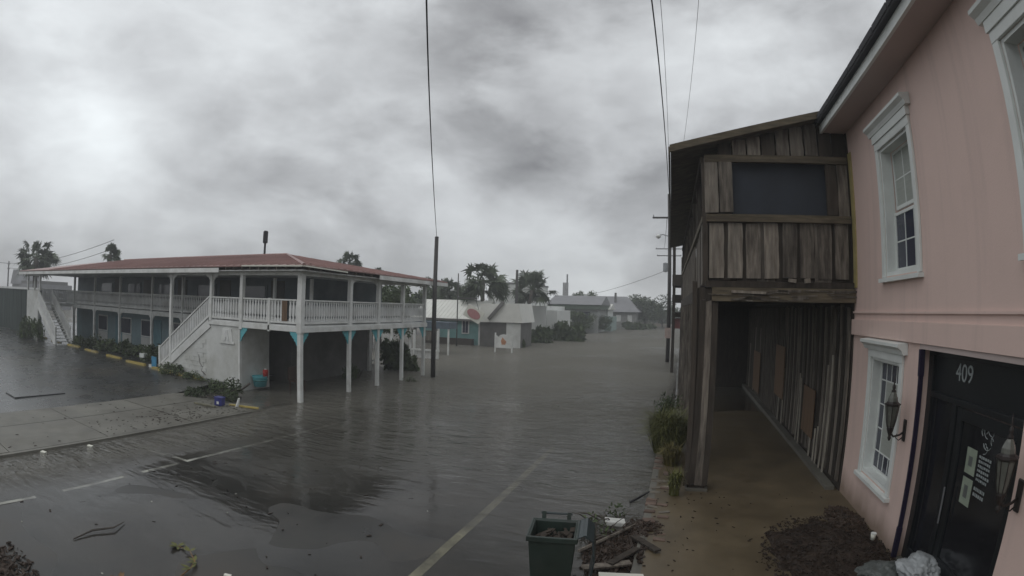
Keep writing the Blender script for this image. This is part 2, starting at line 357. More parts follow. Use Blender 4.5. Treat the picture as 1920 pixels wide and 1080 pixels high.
# left pavement: cast slabs, each one a piece
lw = thing('pavement', (-15, 0, 0), None, None); lw['kind'] = 'structure'
xs2 = [-17.2, -15.45, -13.0]
rows = [-12, -6.5, -2.2, 1.0, 4.05, 7.0, 10.0, 12.2, 14.4, 17.5, 21, 25, 30]
for i in range(2):
    for a, b in zip(rows[:-1], rows[1:]):
        x0, x1, y0, y1 = xs2[i] + .012, xs2[i + 1] - .012, a + .012, b - .012
        dz = R.uniform(-.006, .006); nx, ny = 3, 4; g = G(); V = []; F = []
        for yy in frange(y0, y1, ny):
            for xx in frange(x0, x1, nx): V.append((xx, yy, lwalk_z(xx, yy) + dz))
        for jj in range(ny):
            for ii in range(nx): F.append((jj * (nx + 1) + ii, jj * (nx + 1) + ii + 1, (jj + 1) * (nx + 1) + ii + 1, (jj + 1) * (nx + 1) + ii))
        g.add(V, F)
        for (px, py, qx, qy) in ((x0, y0, x1, y0), (x1, y0, x1, y1), (x1, y1, x0, y1), (x0, y1, x0, y0)):
            zp, zq = lwalk_z(px, py) + dz, lwalk_z(qx, qy) + dz
            g.quad((px, py, zp - .12), (qx, qy, zq - .12), (qx, qy, zq), (px, py, zp))
        g.build('slab', concrete, lw, fix=False)
sheet('pavement_bed', [-17.2, -15.5, -13.0], frange(-12, 30, 30), lambda x, y: lwalk_z(x, y) - .035, soil)
sheet('pavement', frange(-.26, 3.75, 12), frange(-6, 40, 70), rwalk_z, walk_mud)
# painted markings
def marking(name, x0, x1, y0, y1, material, n=24, along='y', gaps=()):
    g = G(); ts = frange(y0, y1, n) if along == 'y' else frange(x0, x1, n)
    for a, b in zip(ts[:-1], ts[1:]):
        if any(p <= (a + b) / 2 <= q for p, q in gaps): continue
        P = [(x0, a), (x1, a), (x1, b), (x0, b)] if along == 'y' else [(a, y0), (b, y0), (b, y1), (a, y1)]
        g.quad(*[(x, y, road_z(x, y) + .006) for x, y in P])
    tag(g.build(name, material, fix=False), kind='structure')
marking('road_marking', -3.29, -3.13, 0, 14, line_yellow, 60)
marking('road_marking', -10.09, -9.97, -4, 13.6, line_white, 140, gaps=((3.6, 4.2), (5.7, 6.2), (7.25, 7.4)))
for yy in (1.0, 7.48, 13.9):
    marking('road_marking', -12.5, -10.1, yy - .05, yy + .05, line_white, 20, 'x')
# flood water: opacity follows its depth
xs = [-140, -90, -60, -45, -35, -28] + frange(-24, 0, 60) + frange(.5, 3.7, 6) + [8, 20, 45]
ys = frange(2, 30, 80) + frange(31, 60, 30) + frange(63, 119.5, 20)
def bed(x, y):
    if x < -17.2: return lot_z(x, y) if y < 27 else -.6
    if x < -12.9: return lwalk_z(x, y) - .01
    if x < -.36: return road_z(x, y)
    if x < 3.75: return rwalk_z(x, y)
    return -.6
V = [(x, y, WATER) for y in ys for x in xs]; nx = len(xs)
F = [(j * nx + i, j * nx + i + 1, (j + 1) * nx + i + 1, (j + 1) * nx + i) for j in range(len(ys) - 1) for i in range(nx - 1)]
wo = G().add(V, F).build('flood_water', asphalt, fix=False, smooth=True)
at = wo.data.attributes.new('depth', 'FLOAT', 'POINT')
at.data.foreach_set('value', [max(0, WATER - bed(x, y)) for y in ys for x in xs])
tag(wo, kind='structure')
M = bpy.data.materials.new('flood_water'); M.use_nodes = True; t = M.node_tree; t.nodes.clear()
o_ = nd(t, 'ShaderNodeOutputMaterial'); a_ = nd(t, 'ShaderNodeAttribute', attribute_name='depth')
op = mth(t, 'SUBTRACT', 1.0, mth(t, 'EXPONENT', mth(t, 'MULTIPLY', a_.outputs['Fac'], -8.0)))
geo = nd(t, 'ShaderNodeNewGeometry')
def wnoise(scale, sx, sy, rotz, det):
    mp = nd(t, 'ShaderNodeMapping'); mp.inputs['Scale'].default_value = (sx, sy, 1); mp.inputs['Rotation'].default_value = (0, 0, rad(rotz))
    t.links.new(geo.outputs['Position'], mp.inputs[0]); n = nd(t, 'ShaderNodeTexNoise'); t.links.new(mp.outputs[0], n.inputs['Vector'])
    n.inputs['Scale'].default_value = scale; n.inputs['Detail'].default_value = det; n.inputs['Distortion'].default_value = .6; return n.outputs['Fac']
wv = mth(t, 'ADD', mth(t, 'MULTIPLY', wnoise(1.25, .6, 1.9, 12, 4), 1.0), mth(t, 'MULTIPLY', wnoise(4.5, .6, 1.8, -14, 3), .3))
amp = mth(t, 'ADD', mth(t, 'MULTIPLY', wnoise(.11, 1, 1, 0, 3), 2.6), -.6, clamp=True)
hgt = mth(t, 'MULTIPLY', wv, mth(t, 'MULTIPLY', amp, mth(t, 'ADD', mth(t, 'POWER', op, 2.3), .012, clamp=True)))
bp = nd(t, 'ShaderNodeBump'); bp.inputs['Strength'].default_value = 1.0; bp.inputs['Distance'].default_value = 1.15
t.links.new(hgt, bp.inputs['Height'])
df = nd(t, 'ShaderNodeBsdfDiffuse'); tr = nd(t, 'ShaderNodeBsdfTransparent'); gl = nd(t, 'ShaderNodeBsdfGlossy')
mc = nd(t, 'ShaderNodeValToRGB'); mc.color_ramp.elements[0].color = (.125, .117, .097, 1); mc.color_ramp.elements[1].color = (.175, .168, .145, 1)
t.links.new(wnoise(.12, 1, 1, 0, 3), mc.inputs[0]); t.links.new(mc.outputs[0], df.inputs[0])
gl.inputs['Roughness'].default_value = .07; gl.inputs[0].default_value = (.95, .95, .95, 1)
m1 = nd(t, 'ShaderNodeMixShader'); t.links.new(op, m1.inputs[0]); t.links.new(tr.outputs[0], m1.inputs[1]); t.links.new(df.outputs[0], m1.inputs[2])
fr = nd(t, 'ShaderNodeFresnel'); fr.inputs[0].default_value = 1.33; t.links.new(bp.outputs[0], fr.inputs[1]); t.links.new(bp.outputs[0], gl.inputs['Normal'])
m2 = nd(t, 'ShaderNodeMixShader'); t.links.new(fr.outputs[0], m2.inputs[0]); t.links.new(m1.outputs[0], m2.inputs[1]); t.links.new(gl.outputs[0], m2.inputs[2])
t.links.new(m2.outputs[0], o_.inputs[0]); wo.data.materials[0] = M

# ------------------------------------------------------------------ pink building
PX = 3.69
pb = thing('pink_building', (4.2, 6, 0), 'pink stucco two storey building with white sash windows and black shopfront', 'building')
Y0, Y1, ZT = 1.0, 10.79, 7.5
wins = [(7.62, 8.98, 4.32, 6.5), (3.32, 4.68, 4.32, 6.5), (8.24, 9.62, .82, 2.93)]
door = (4.74, 7.46, -.05, 3.2)
g = G(); x0, x1 = PX, PX + .3
def wall_cells(g, y0, y1, z0, z1, holes):
    ysx = sorted({y0, y1, *[h[0] for h in holes], *[h[1] for h in holes]}); zsx = sorted({z0, z1, *[h[2] for h in holes], *[h[3] for h in holes]})
    ysx = [v for v in ysx if y0 <= v <= y1]; zsx = [v for v in zsx if z0 <= v <= z1]
    inside = lambda a, b, c, d: any(h[0] - 1e-6 <= a and b <= h[1] + 1e-6 and h[2] - 1e-6 <= c and d <= h[3] + 1e-6 for h in holes)
    for a, b in zip(ysx[:-1], ysx[1:]):
        for c, d in zip(zsx[:-1], zsx[1:]):
            if not inside(a, b, c, d): g.quad((x0, a, c), (x0, b, c), (x0, b, d), (x0, a, d))
    for h in holes:
        a, b, c, d = h
        for P in (((a, c), (b, c)), ((b, c), (b, d)), ((b, d), (a, d)), ((a, d), (a, c))):
            (p, q), (r_, s_) = P; g.quad((x0, p, q), (x0, r_, s_), (x1, r_, s_), (x1, p, q))
wall_cells(g, Y0, Y1, -.3, ZT + .05, wins + [door])
g.quad((x0, Y1, -.3), (x0, Y1, ZT + .05), (10, Y1, ZT + .05), (10, Y1, -.3))
g.build('wall', pink, pb, fix=False)
box('belt_course', pink, pb, PX - .055, PX - .001, Y0, Y1 + .02, 3.28, 3.58)
box('belt_ledge', pink, pb, PX - .035, PX - .001, Y0, Y1, 3.70, 3.735)
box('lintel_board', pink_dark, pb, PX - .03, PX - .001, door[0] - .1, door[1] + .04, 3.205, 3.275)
box('corner_trim', mustard, pb, PX - .03, PX - .002, 10.60, 10.78, 4.2, 6.95)
# eave
g = G(); g.prism([(PX + .2, 7.42), (3.16, 7.42), (3.16, 7.50), (PX + .2, 7.58)], 'y', Y0, Y1 + .1)
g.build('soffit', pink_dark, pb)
box('fascia', trim_white, pb, 3.10, 3.158, Y0, Y1 + .12, 7.40, 7.56)
g = G(); g.prism([(3.0, 7.565), (3.0, 7.66), (8, 9.9), (8, 9.8)], 'y', Y0, Y1 + .2); rf = g.build('roof', dark_roof, pb)
g = G()
for k in range(14): g.box(2.985, 3.05, 1.2 + k * .7, 1.2 + k * .7 + .66, 7.60, 7.70)
tag(g.build('shingle_edge', dark_roof, rf), kind='stuff')
def sash_window(y0, y1, z0, z1, nmid, blind, cap_z):
    wn = G()
    # casing boards round the opening, standing proud of the wall
    wn.box(PX - .045, PX - .001, y0 - .13, y0, z0 - .02, z1 + .001); wn.box(PX - .045, PX - .001, y1, y1 + .13, z0 - .02, z1 + .001)
    wn.box(PX - .05, PX - .001, y0 - .13, y1 + .13, z1 + .002, z1 + .14)
    wo_ = wn.build('window', trim_white, pb)
    bevel(wo_, .006)
    G().prism([(PX + .1, z0 - .022), (PX - .1, z0 - .035), (PX - .1, z0 - .10), (PX + .1, z0 - .10)], 'y', y0 - .17, y1 + .17).build('sill', trim_white, wo_)
    cp = G(); cp.box(PX - .075, PX - .001, y0 - .15, y1 + .15, z1 + .142, cap_z - .17)
    cp.prism([(PX - .002, cap_z - .168), (PX - .09, cap_z - .168), (PX - .12, cap_z - .1), (PX - .19, cap_z - .05), (PX - .19, cap_z), (PX - .002, cap_z + .02)], 'y', y0 - .24, y1 + .24)
    cp.build('window_cap', trim_white, wo_)
    d = PX + .17
    jb = G(); jb.box(PX + .001, d + .03, y0 + .001, y0 + .05, z0, z1); jb.box(PX + .001, d + .03, y1 - .05, y1 - .001, z0, z1); jb.box(PX + .001, d + .03, y0 + .05, y1 - .05, z1 - .05, z1 - .001); jb.box(PX + .001, d + .03, y0 + .05, y1 - .05, z0 + .001, z0 + .07)
    jb.build('frame', trim_white, wo_)
    zm = (z0 + z1) / 2 if nmid != 4 else None
    ya, yb, za, zb = y0 + .05, y1 - .05, z0 + .07, z1 - .05
    halves = [(za, zm - .03, d + .0), (zm + .03, zb, d + .05)] if zm else [(za, zb, d)]
    for hi, (a, b, dx) in enumerate(halves):
        s_ = G(); s_.box(dx, dx + .045, ya, ya + .055, a, b); s_.box(dx, dx + .045, yb - .055, yb, a, b); s_.box(dx, dx + .045, ya + .055, yb - .055, a, a + .06); s_.box(dx, dx + .045, ya + .055, yb - .055, b - .05, b)
        s_.build('sash', trim_white, wo_)
        ncol, nrow = (3, 2) if zm else (4, 5)
        pw, ph = (yb - ya - .11) / ncol, (b - a - .11) / nrow
        mu = G()
        if zm:
            for c in range(1, ncol): mu.box(dx + .008, dx + .038, ya + .055 + c * pw - .011, ya + .055 + c * pw + .011, a + .06, b - .05)
            for c in range(1, nrow): mu.box(dx + .010, dx + .036, ya + .055, yb - .055, a + .06 + c * ph - .011, a + .06 + c * ph + .011)
        else:
            Yb, Hb = [.16, .84], [.18, .5, .82]
            Yw, Hh = yb - ya - .11, b - a - .11
            Y_, Z_ = ya + .055, a + .06
            for f in (.2, .8): mu.box(dx + .008, dx + .038, Y_ + f * Yw - .012, Y_ + f * Yw + .012, Z_, Z_ + Hh)
            for f in (.16, .84): mu.box(dx + .010, dx + .036, Y_, Y_ + Yw, Z_ + f * Hh - .012, Z_ + f * Hh + .012)
            for f in (.4, .6):
                for (p, q) in ((0, .16), (.84, 1)): mu.box(dx + .009, dx + .037, Y_ + f * Yw - .011, Y_ + f * Yw + .011, Z_ + p * Hh + .012, Z_ + q * Hh - .012)
            for f in (.38, .61):
                for (p, q) in ((0, .2), (.8, 1)): mu.box(dx + .009, dx + .037, Y_ + p * Yw + .012, Y_ + q * Yw - .012, Z_ + f * Hh - .011, Z_ + f * Hh + .011)
        mu.build('muntin', trim_white, wo_)
        if zm:
            for r_ in range(nrow):
                for c in range(ncol):
                    mm = pane_blind if (blind and hi == 1 and c != 0) else pane_dark
                    box('pane', mm, wo_, dx + .018, dx + .026, ya + .055 + c * pw, ya + .055 + (c + 1) * pw - .002, a + .06 + r_ * ph, a + .06 + (r_ + 1) * ph - .002)
        else:
            cuts = [0, .2, .4, .6, .8, 1]
            for r_, (p, q) in enumerate(((0, .16), (.16, .38), (.38, .61), (.61, .84), (.84, 1))):
                cc = [(0, .2), (.2, .4), (.4, .6), (.6, .8), (.8, 1)] if r_ in (0, 4) else [(0, .2), (.2, .8), (.8, 1)]
                for (u, v) in cc:
                    mm = pane_blind if (u, v) == (.2, .8) else pane_dark
                    box('pane', mm, wo_, dx + .018, dx + .026, Y_ + u * Yw, Y_ + v * Yw - .003, Z_ + p * Hh, Z_ + q * Hh - .003)
    return wo_
sash_window(*wins[0], 3, True, 6.95); sash_window(*wins[1], 3, False, 6.95); sash_window(*wins[2], 4, True, 3.24)
# shopfront
sf = G(); d0 = PX + .12
sf.box(d0, d0 + .12, 7.30, 7.455, .06, 3.19); sf.box(d0, d0 + .12, 4.745, 4.86, .06, 3.19); sf.box(d0, d0 + .12, 4.86, 7.30, 3.13, 3.19)
sf.box(d0, d0 + .12, 4.86, 7.30, 2.55, 2.63); sf.box(d0, d0 + .12, 6.50, 6.62, .06, 2.55); sf.box(d0, d0 + .12, 4.86, 7.30, .062, .26)
shop = sf.build('shopfront', black_paint, pb); bevel(shop, .006)
box('transom', black_paint, shop, d0 + .05, d0 + .07, 4.86, 7.30, 2.63, 3.13)
box('pane', door_glass, shop, d0 + .05, d0 + .07, 6.62, 7.30, .26, 2.55)
box('threshold', concrete, pb, PX - .02, PX + .3, 4.75, 7.45, -.05, .055)
g = G(); g.box(PX - .05, PX + .02, 7.42, 7.462, .05, 3.2); g.box(PX - .06, PX + .02, 7.40, 7.466, 2.82, 3.2); g.box(PX - .06, PX + .02, 7.40, 7.466, .05, .55)
g.build('door_casing', purple_fringe, pb)
dl = G(); dl.box(d0 + .02, d0 + .08, 4.88, 5.02, .28, 2.53); dl.box(d0 + .02, d0 + .08, 6.34, 6.48, .28, 2.53); dl.box(d0 + .02, d0 + .08, 5.02, 6.34, 2.38, 2.53); dl.box(d0 + .02, d0 + .08, 5.02, 6.34, .28, .52)
dr = dl.build('door', black_paint, pb); bevel(dr, .006)
box('glass', door_glass, dr, d0 + .045, d0 + .055, 5.02, 6.34, .52, 2.38)
G().tube([(d0 - .06, 6.40, 1.0), (d0 - .06, 6.40, 1.5)], .014, 8).build('door_handle', steel, dr)
def text_mesh(s, size, depth=.004):
    c = bpy.data.curves.new('t', 'FONT'); c.body = s; c.size = size; c.extrude = depth; c.align_x = 'CENTER'; c.align_y = 'CENTER'
    o = bpy.data.objects.new('t', c); C.objects.link(o)
    me = bpy.data.meshes.new_from_object(o.evaluated_get(bpy.context.evaluated_depsgraph_get())); bpy.data.objects.remove(o); return me
me = text_mesh('409', .32); me.materials.append(lettering)
tx = bpy.data.objects.new('house_number', me); C.objects.link(tx); tx.parent = shop
# readable from the street: text right = -Y, text normal = -X
tx.matrix_local = Matrix.Translation(Vector((d0 + .045, 6.42, 2.95)) - wl(shop)) @ Matrix(((0, 0, -1, 0), (-1, 0, 0, 0), (0, 1, 0, 0), (0, 0, 0, 1)))
# notices and painted lettering on the door glass
xg = d0 + .040
box('notice', paper, dr, xg, xg + .003, 5.86, 6.12, 1.78, 2.10); box('notice', paper, dr, xg, xg + .003, 5.86, 6.12, 1.39, 1.73)
box('notice_print', bag_grey, dr, xg - .002, xg - .0002, 5.95, 6.05, 1.88, 2.0); box('notice_print', bag_grey, dr, xg - .002, xg - .0002, 5.95, 6.05, 1.48, 1.64)
g = G(); rr = random.Random(5)
for k in range(9):   # a looping painted emblem
    y, z = 5.66 + rr.uniform(-.13, .13), 2.27 + rr.uniform(-.13, .13); a = rr.uniform(0, 6)
    pts = [(xg, y + .055 * math.cos(a + i * .55) + .012 * i - .03, z + .05 * math.sin(a + i * .55)) for i in range(7)]
    g.tube(pts, .006, 4)
g.build('door_emblem', lettering, dr)
g = G()
for r_ in range(6):
    z = 2.05 - r_ * .055; y = 5.80
    while y > 5.54:
        wd = rr.uniform(.015, .045); g.box(xg, xg + .003, y - wd, y, z - rr.uniform(.012, .02), z + .015); y -= wd + .014
for r_ in range(2):
    z = 1.66 - r_ * .07; y = 5.81
    while y > 5.54:
        wd = rr.uniform(.015, .04); g.box(xg, xg + .003, y - wd, y, z - .02, z + .02); y -= wd + .014
tag(g.build('door_lettering', lettering, dr), kind='stuff')
def lantern(y, label):
    z = 2.42; L = thing('wall_lantern', (PX, y, z), label, 'lantern', 'lanterns beside the shop door')
    x = PX - .27; c = (x, y, 0)
    g = G(); g.box(PX - .03, PX - .001, y - .05, y + .05, 1.78, 2.12); bevel(g.build('back_plate', iron, L), .02)
    g = G(); g.tube([(PX - .03, y, 1.92), (PX - .1, y, 1.88), (PX - .2, y, 1.86), (x, y, 1.92), (x, y, 1.97)], .016, 8); g.tube([(PX - .04, y, 1.84), (PX - .1, y, 1.80), (PX - .16, y, 1.84), (PX - .14, y, 1.9)], .009, 6); g.build('arm', iron, L, True)
    g = G(); g.lathe([(.012, 1.80), (.03, 1.84), (.022, 1.88), (.05, 1.95), (.06, 1.99), (.058, 2.005)], c, 8); g.build('base', iron, L)
    g = G(); g.lathe([(.052, 2.01), (.075, 2.10), (.098, 2.26), (.108, 2.335), (.10, 2.34)], c, 8); g.build('glass', lamp_glass, L)
    g = G()
    for k in range(8):
        a = 2 * math.pi * (k + .5) / 8
        g.tube([(x + .056 * math.cos(a), y + .056 * math.sin(a), 2.005), (x + .079 * math.cos(a), y + .079 * math.sin(a), 2.10), (x + .102 * math.cos(a), y + .102 * math.sin(a), 2.26), (x + .113 * math.cos(a), y + .113 * math.sin(a), 2.34)], .006, 4)
    g.build('cage', iron, L)
    g = G(); g.lathe([(.118, 2.335), (.135, 2.35), (.135, 2.365), (.10, 2.38), (.085, 2.40)], c, 8); g.build('rim', iron, L)
    g = G(); g.lathe([(.083, 2.402), (.078, 2.45), (.05, 2.51), (.03, 2.54)], c, 8); g.build('top_glass', lamp_glass, L)
    g = G(); g.lathe([(.035, 2.54), (.04, 2.555), (.02, 2.58), (.028, 2.60), (.026, 2.63), (.01, 2.66), (.012, 2.69), (.004, 2.78)], c, 8); g.build('finial', iron, L, True)
lantern(7.86, 'black iron wall lantern on the pink wall between lower window and door')
lantern(4.60, 'black iron wall lantern cut by the picture edge, beyond the shop door')

# ------------------------------------------------------------------ weathered wooden building
WY = 10.8; WX = .53; WEND = 27.5
wb = thing('wooden_building', (2, 14, 0), 'weathered board building with upstairs balcony over the covered walkway', 'building')
PL = [unit_plank('plank', mm, 11 + i) for i, mm in enumerate((old_wood, old_wood, old_wood_pale, old_wood_dark))]
def planks(name, parent, axis, a0, a1, n, fixed, zf, zt, depth, kinds, gap=.02, jit=.015, lean=.0):
    wd = (a1 - a0) / n
    for i in range(n):
        c = a0 + (i + .5) * wd; z0 = zf(c) if callable(zf) else zf; z1 = zt(c) if callable(zt) else zt
        me = PL[kinds[i % len(kinds)]]; dz = R.uniform(-jit, jit)
        if axis == 'x': piece(name, me, parent, (c, fixed + R.uniform(-.012, .012), z0 + dz), (wd - gap, depth, z1 - z0), (0, R.uniform(-lean, lean), 0))
        else: piece(name, me, parent, (fixed + R.uniform(-.012, .012), c, z0 + dz), (wd - gap, depth, z1 - z0), (0, R.uniform(-lean, lean), rad(90)))
roof_z = lambda x: 6.93 + (x + .14) * (7.73 - 6.93) / 3.37
# upper end face: backing, balcony boards, beam, pier boards, gable boards
box('wall_backing', old_wood_dark, wb, WX + .05, PX - .02, WY + .09, WY + .13, 4.2, 5.5)
planks('plank', wb, 'x', WX + .04, 3.62, 8, WY + .04, 4.36, 5.48, .035, (2, 2, 0, 2, 0, 0, 0, 1), gap=.075, lean=.012)
planks('plank', wb, 'x', WX + .25, 3.62, 7, WY + .07, 4.30, 5.5, .02, (3, 3, 1), gap=.03)
box('corner_post', old_wood_dark, wb, WX - .05, WX + .05, WY - .0, WY + .11, 4.2, 6.7)
box('balcony_rail', beam_wood, wb, WX + .02, 3.64, WY - .05, WY + .08, 5.49, 5.64)
planks('plank', wb, 'x', WX, 1.13, 2, WY, 5.66, 6.80, .05, (2, 0), gap=.02)
planks('plank', wb, 'x', 3.13, 3.64, 2, WY + .03, 5.66, 6.75, .05, (3, 1), gap=.015)
box('header_beam', beam_wood, wb, WX + .02, 3.64, WY - .03, WY + .06, 6.73, 6.88)
planks('plank', wb, 'x', WX + .3, 3.66, 9, WY + .06, 6.89, lambda x: roof_z(x) - .04, .04, (3, 0, 0, 3, 1, 2, 0, 3, 3), gap=.03)
box('shade_panel', dark_void, wb, 1.10, 3.16, WY + .16, WY + .20, 5.5, 6.9)  # dark sheet standing in for the shaded interior behind the opening
box('floor_beam', beam_wood, wb, .66, PX - .02, WY - .14, WY + .10, 3.90, 4.17)
box('floor_plate', old_wood_dark, wb, WX, PX - .03, WY - .08, WY + .12, 4.175, 4.30)
for q in (((2.3, WY - .13, 4.32), (.16, .06, .07), (0, .1, 0)), ((2.62, WY - .12, 4.325), (.12, .05, .09), (0, -.1, .2)), ((1.4, WY - .17, 4.08), (.7, .05, .05), (0, .03, 0))): G().obox(*q).build('broken_trim', old_wood_pale, wb)
g = G()
for k in range(30):
    z = 3.98 + R.uniform(-.06, .16); x = R.uniform(.8, 3.5)
    g.obox((x, WY - .15, z), (R.uniform(.2, .6), .02, R.uniform(.01, .03)), (0, R.uniform(-.06, .06), 0))
tag(g.build('splintered_wood', old_wood_pale, wb), kind='stuff')
# corner pier: boards wrapped round a post, on a concrete foot
pier = box('corner_pier', old_wood_dark, wb, .38, .74, WY - .02, WY + .33, .06, 4.16)
for (x, wd, k, z0, z1) in ((.345, .10, 3, .1, 4.3), (.46, .13, 3, .12, 3.95), (.60, .15, 0, .1, 3.92), (.735, .12, 3, .1, 3.9)):
    piece('board', PL[k], pier, (x, WY - .05, z0), (wd, .04, z1 - z0), (0, R.uniform(-.008, .008), 0))
for (y, k) in ((WY + .05, 3), (WY + .2, 3)):
    piece('board', PL[k], pier, (.34, y, .1), (.14, .04, 4.1), (0, 0, rad(90)))
box('pier_foot', concrete, wb, .34, .80, WY - .12, WY + .4, -.3, .07)
# street side of the balcony; the building stands a degree off the street line
xs_ = lambda y: WX - (y - WY) * .02
planks('plank', wb, 'y', WY + .05, WY + 4.2, 13, WX - .03, lambda y: 4.25, 5.5, .04, (0, 1, 2, 0, 3), gap=.03)
g = G(); y = WY + 4.2
while y < WEND: g.box(xs_(y) - .02, xs_(y) + .02, y, y + .28, 4.25 + R.uniform(-.03, .03), 5.48); y += .31
tag(g.build('side_boards', old_wood, wb), kind='stuff')
G().beam((xs_(WY) , WY + 0.1, 5.5625), (xs_(WEND), WEND, 5.5625), 0.12, 0.115).build('side_rail', beam_wood, wb)
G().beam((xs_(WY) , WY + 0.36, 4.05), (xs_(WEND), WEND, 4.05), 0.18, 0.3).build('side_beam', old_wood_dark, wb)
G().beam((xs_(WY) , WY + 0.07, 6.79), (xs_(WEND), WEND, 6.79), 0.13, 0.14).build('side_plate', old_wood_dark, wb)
for yy in (12.9, 15.1, 17.3, 19.5, 21.7, 23.9, 26.1, 27.3):
    X_ = xs_(yy)
    box('balcony_post', old_wood, wb, X_ - .05, X_ + .07, yy, yy + .13, 5.63, 6.715)
    box('walkway_post', old_wood, wb, X_ - .11, X_ + .13, yy, yy + .24, -.4, 3.895)
    G().beam((X_, yy + .06, 6.2), (X_ - .015, yy + .75, 6.7), .06, .08).build('brace', old_wood, wb)
# floors, ceilings, inner walls
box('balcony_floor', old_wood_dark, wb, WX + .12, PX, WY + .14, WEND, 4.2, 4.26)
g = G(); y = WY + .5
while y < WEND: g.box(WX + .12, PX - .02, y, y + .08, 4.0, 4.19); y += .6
tag(g.build('joists', old_wood_dark, wb), kind='stuff')
g = G(); g.prism([(-.14, 6.90), (-.14, 7.0), (3.3, 7.81), (3.3, 7.71)], 'y', WY - .22, WEND + .2)
g.v = [(x - (.34 if (y > 20 and x < 1) else 0), y, z) for x, y, z in g.v]; rf = g.build('roof', beam_wood, wb)
G().prism([(-.16, 6.88), (-.16, 7.03), (3.22, 7.83), (3.22, 7.68)], 'y', WY - .27, WY - .223).build('barge_board', beam_wood, rf)
G().beam((-.17, WY - .2, 6.935), (-.51, WEND + .2, 6.935), .04, .15).build('gutter_board', old_wood, rf)
G().prism([(3.25, 7.60), (3.25, 7.80), (8, 8.9), (8, 8.7)], 'y', Y1 + .25, WEND + .2).build('rear_roof', dark_roof, wb)
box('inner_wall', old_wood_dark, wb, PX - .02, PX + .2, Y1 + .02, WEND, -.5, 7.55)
# walkway wall: upright boards with pale battens, boarded up with plywood
planks('plank', wb, 'y', Y1 + .05, 17.6, 27, PX - .07, lambda y: rwalk_z(3.6, y) + .16, 3.85, .03, (0, 3, 1, 3, 0, 1, 3), gap=.05)
g = G(); y = 17.7
while y < WEND: g.box(PX - .085, PX - .05, y, y + R.uniform(.15, .26), -.05, 3.85); y += .3
tag(g.build('wall_boards', old_wood, wb), kind='stuff')
bat = unit_plank('batten', mat('pale_batten', (.36, .33, .28), .8, .35, 2, stretch=(5, 5, .8), rnd=.25), 77)
for (y, z0, z1, wd) in ((11.95, .05, 2.75, .09), (12.3, .1, 2.5, .06), (12.7, .0, 1.0, .07), (12.95, 0, .9, .06), (13.4, 0, .85, .06), (14.75, .05, 1.9, .06), (15.1, .05, 2.0, .05), (17.4, .05, 1.9, .07), (18.1, .1, 2.1, .06), (23, .5, 3.0, .08), (24.5, .2, 3.0, .08), (26, .1, 2.2, .1)):
    piece('batten', bat, wb, (PX - .12, y, z0), (wd, .03, z1 - z0), (R.uniform(-.02, .02), 0, rad(90)))
for (y0, y1, z0, z1) in ((13.15, 14.35, .60, 1.80), (17.3, 18.9, .9, 2.6), (22.5, 24.4, .3, 2.0)):
    box('plywood_sheet', plywood, wb, PX - .16, PX - .138, y0, y1, z0, z1)
box('wall_base', concrete, wb, PX - .30, PX - .09, Y1 + .1, WEND, -.4, .10)
box('end_wall', old_wood_dark, wb, WX + 1.2, PX, WEND - .2, WEND - .1, -.4, 4.19)
# building beyond it: only its porch frame shows past the balcony
nb = thing('porch_building', (2, 33, 0), 'dark porch frame beyond the far end of the wooden balcony', 'building')
box('porch_beam', old_wood_dark, nb, -.42, 4, 32.4, 36, 5.2, 5.85); box('porch_beam', old_wood_dark, nb, -.42, 4, 32.6, 36, 4.2, 4.65); box('porch_beam', old_wood_dark, nb, -.40, 4, 32.7, 36, 3.3, 3.6)
box('porch_post', old_wood_dark, nb, -.40, -.22, 32.45, 32.7, -.5, 8.0); box('porch_post', old_wood_dark, nb, .12, .5, 32.41, 32.9, -.5, 6.9)
box('wall', old_wood_dark, nb, .8, 4, 33.5, 45, -.5, 7); box('awning', sign_red, nb, -.3, .9, 33, 36, 2.6, 3.2)

# ------------------------------------------------------------------ motel
MX, MY, D0, D1, EAVE = -12.9, 15.06, 2.55, 2.76, 4.85
mo = thing('motel', (-25, 20, 0), 'two storey white motel with balconies under a red metal roof', 'building')
# walls
WXI = -16.2
g = G(); g.box(-41.3, -21.6, 19.6, 26, -.5, D0); g.build('ground_floor_wall', aqua_wall, mo)
g = G(); g.box(-41.3, -16.2, 19.62, 26, D0 + .001, 4.95); g.build('upper_wall', slate_wall, mo)
# white block stair wall (in front under the stair) and return wall of the recess
g = G(); g.prism([(-21.5, .0), (WXI, .0), (WXI, 2.54), (-18.25, 2.54), (-21.5, .25)], 'y', MY, MY + .2)
sw = g.build('stair_wall', white_block, mo)
g = G(); g.box(WXI - .2, WXI, MY + .201, 16.83, -.3, 2.54); g.build('return_wall', white_block, mo)
box('corner_board', white_paint, mo, WXI - .06, WXI + .02, MY - .02, MY + .12, .0, 2.54)
g = G(); g.box(-19.5, WXI, 18.3, 24.6, -.5, D0); g.build('store_wall', dark_wall, mo)
box('recess_wall', dark_wall, mo, -18.2, -18.0, 16.84, 18.3, -.5, D0)
box('recess_side', dark_wall, mo, -21.5, -18.2, 17.2, 19.5, -.5, D0)
box('door', mat('green_door', (.035, .06, .055), .6, .2, 2), mo, -17.995, -17.95, 16.95, 18.2, -.1, 2.2)
box('end_pillar', white_paint, mo, WXI - .1, WXI + .12, 24.62, 24.9, -.5, D0)
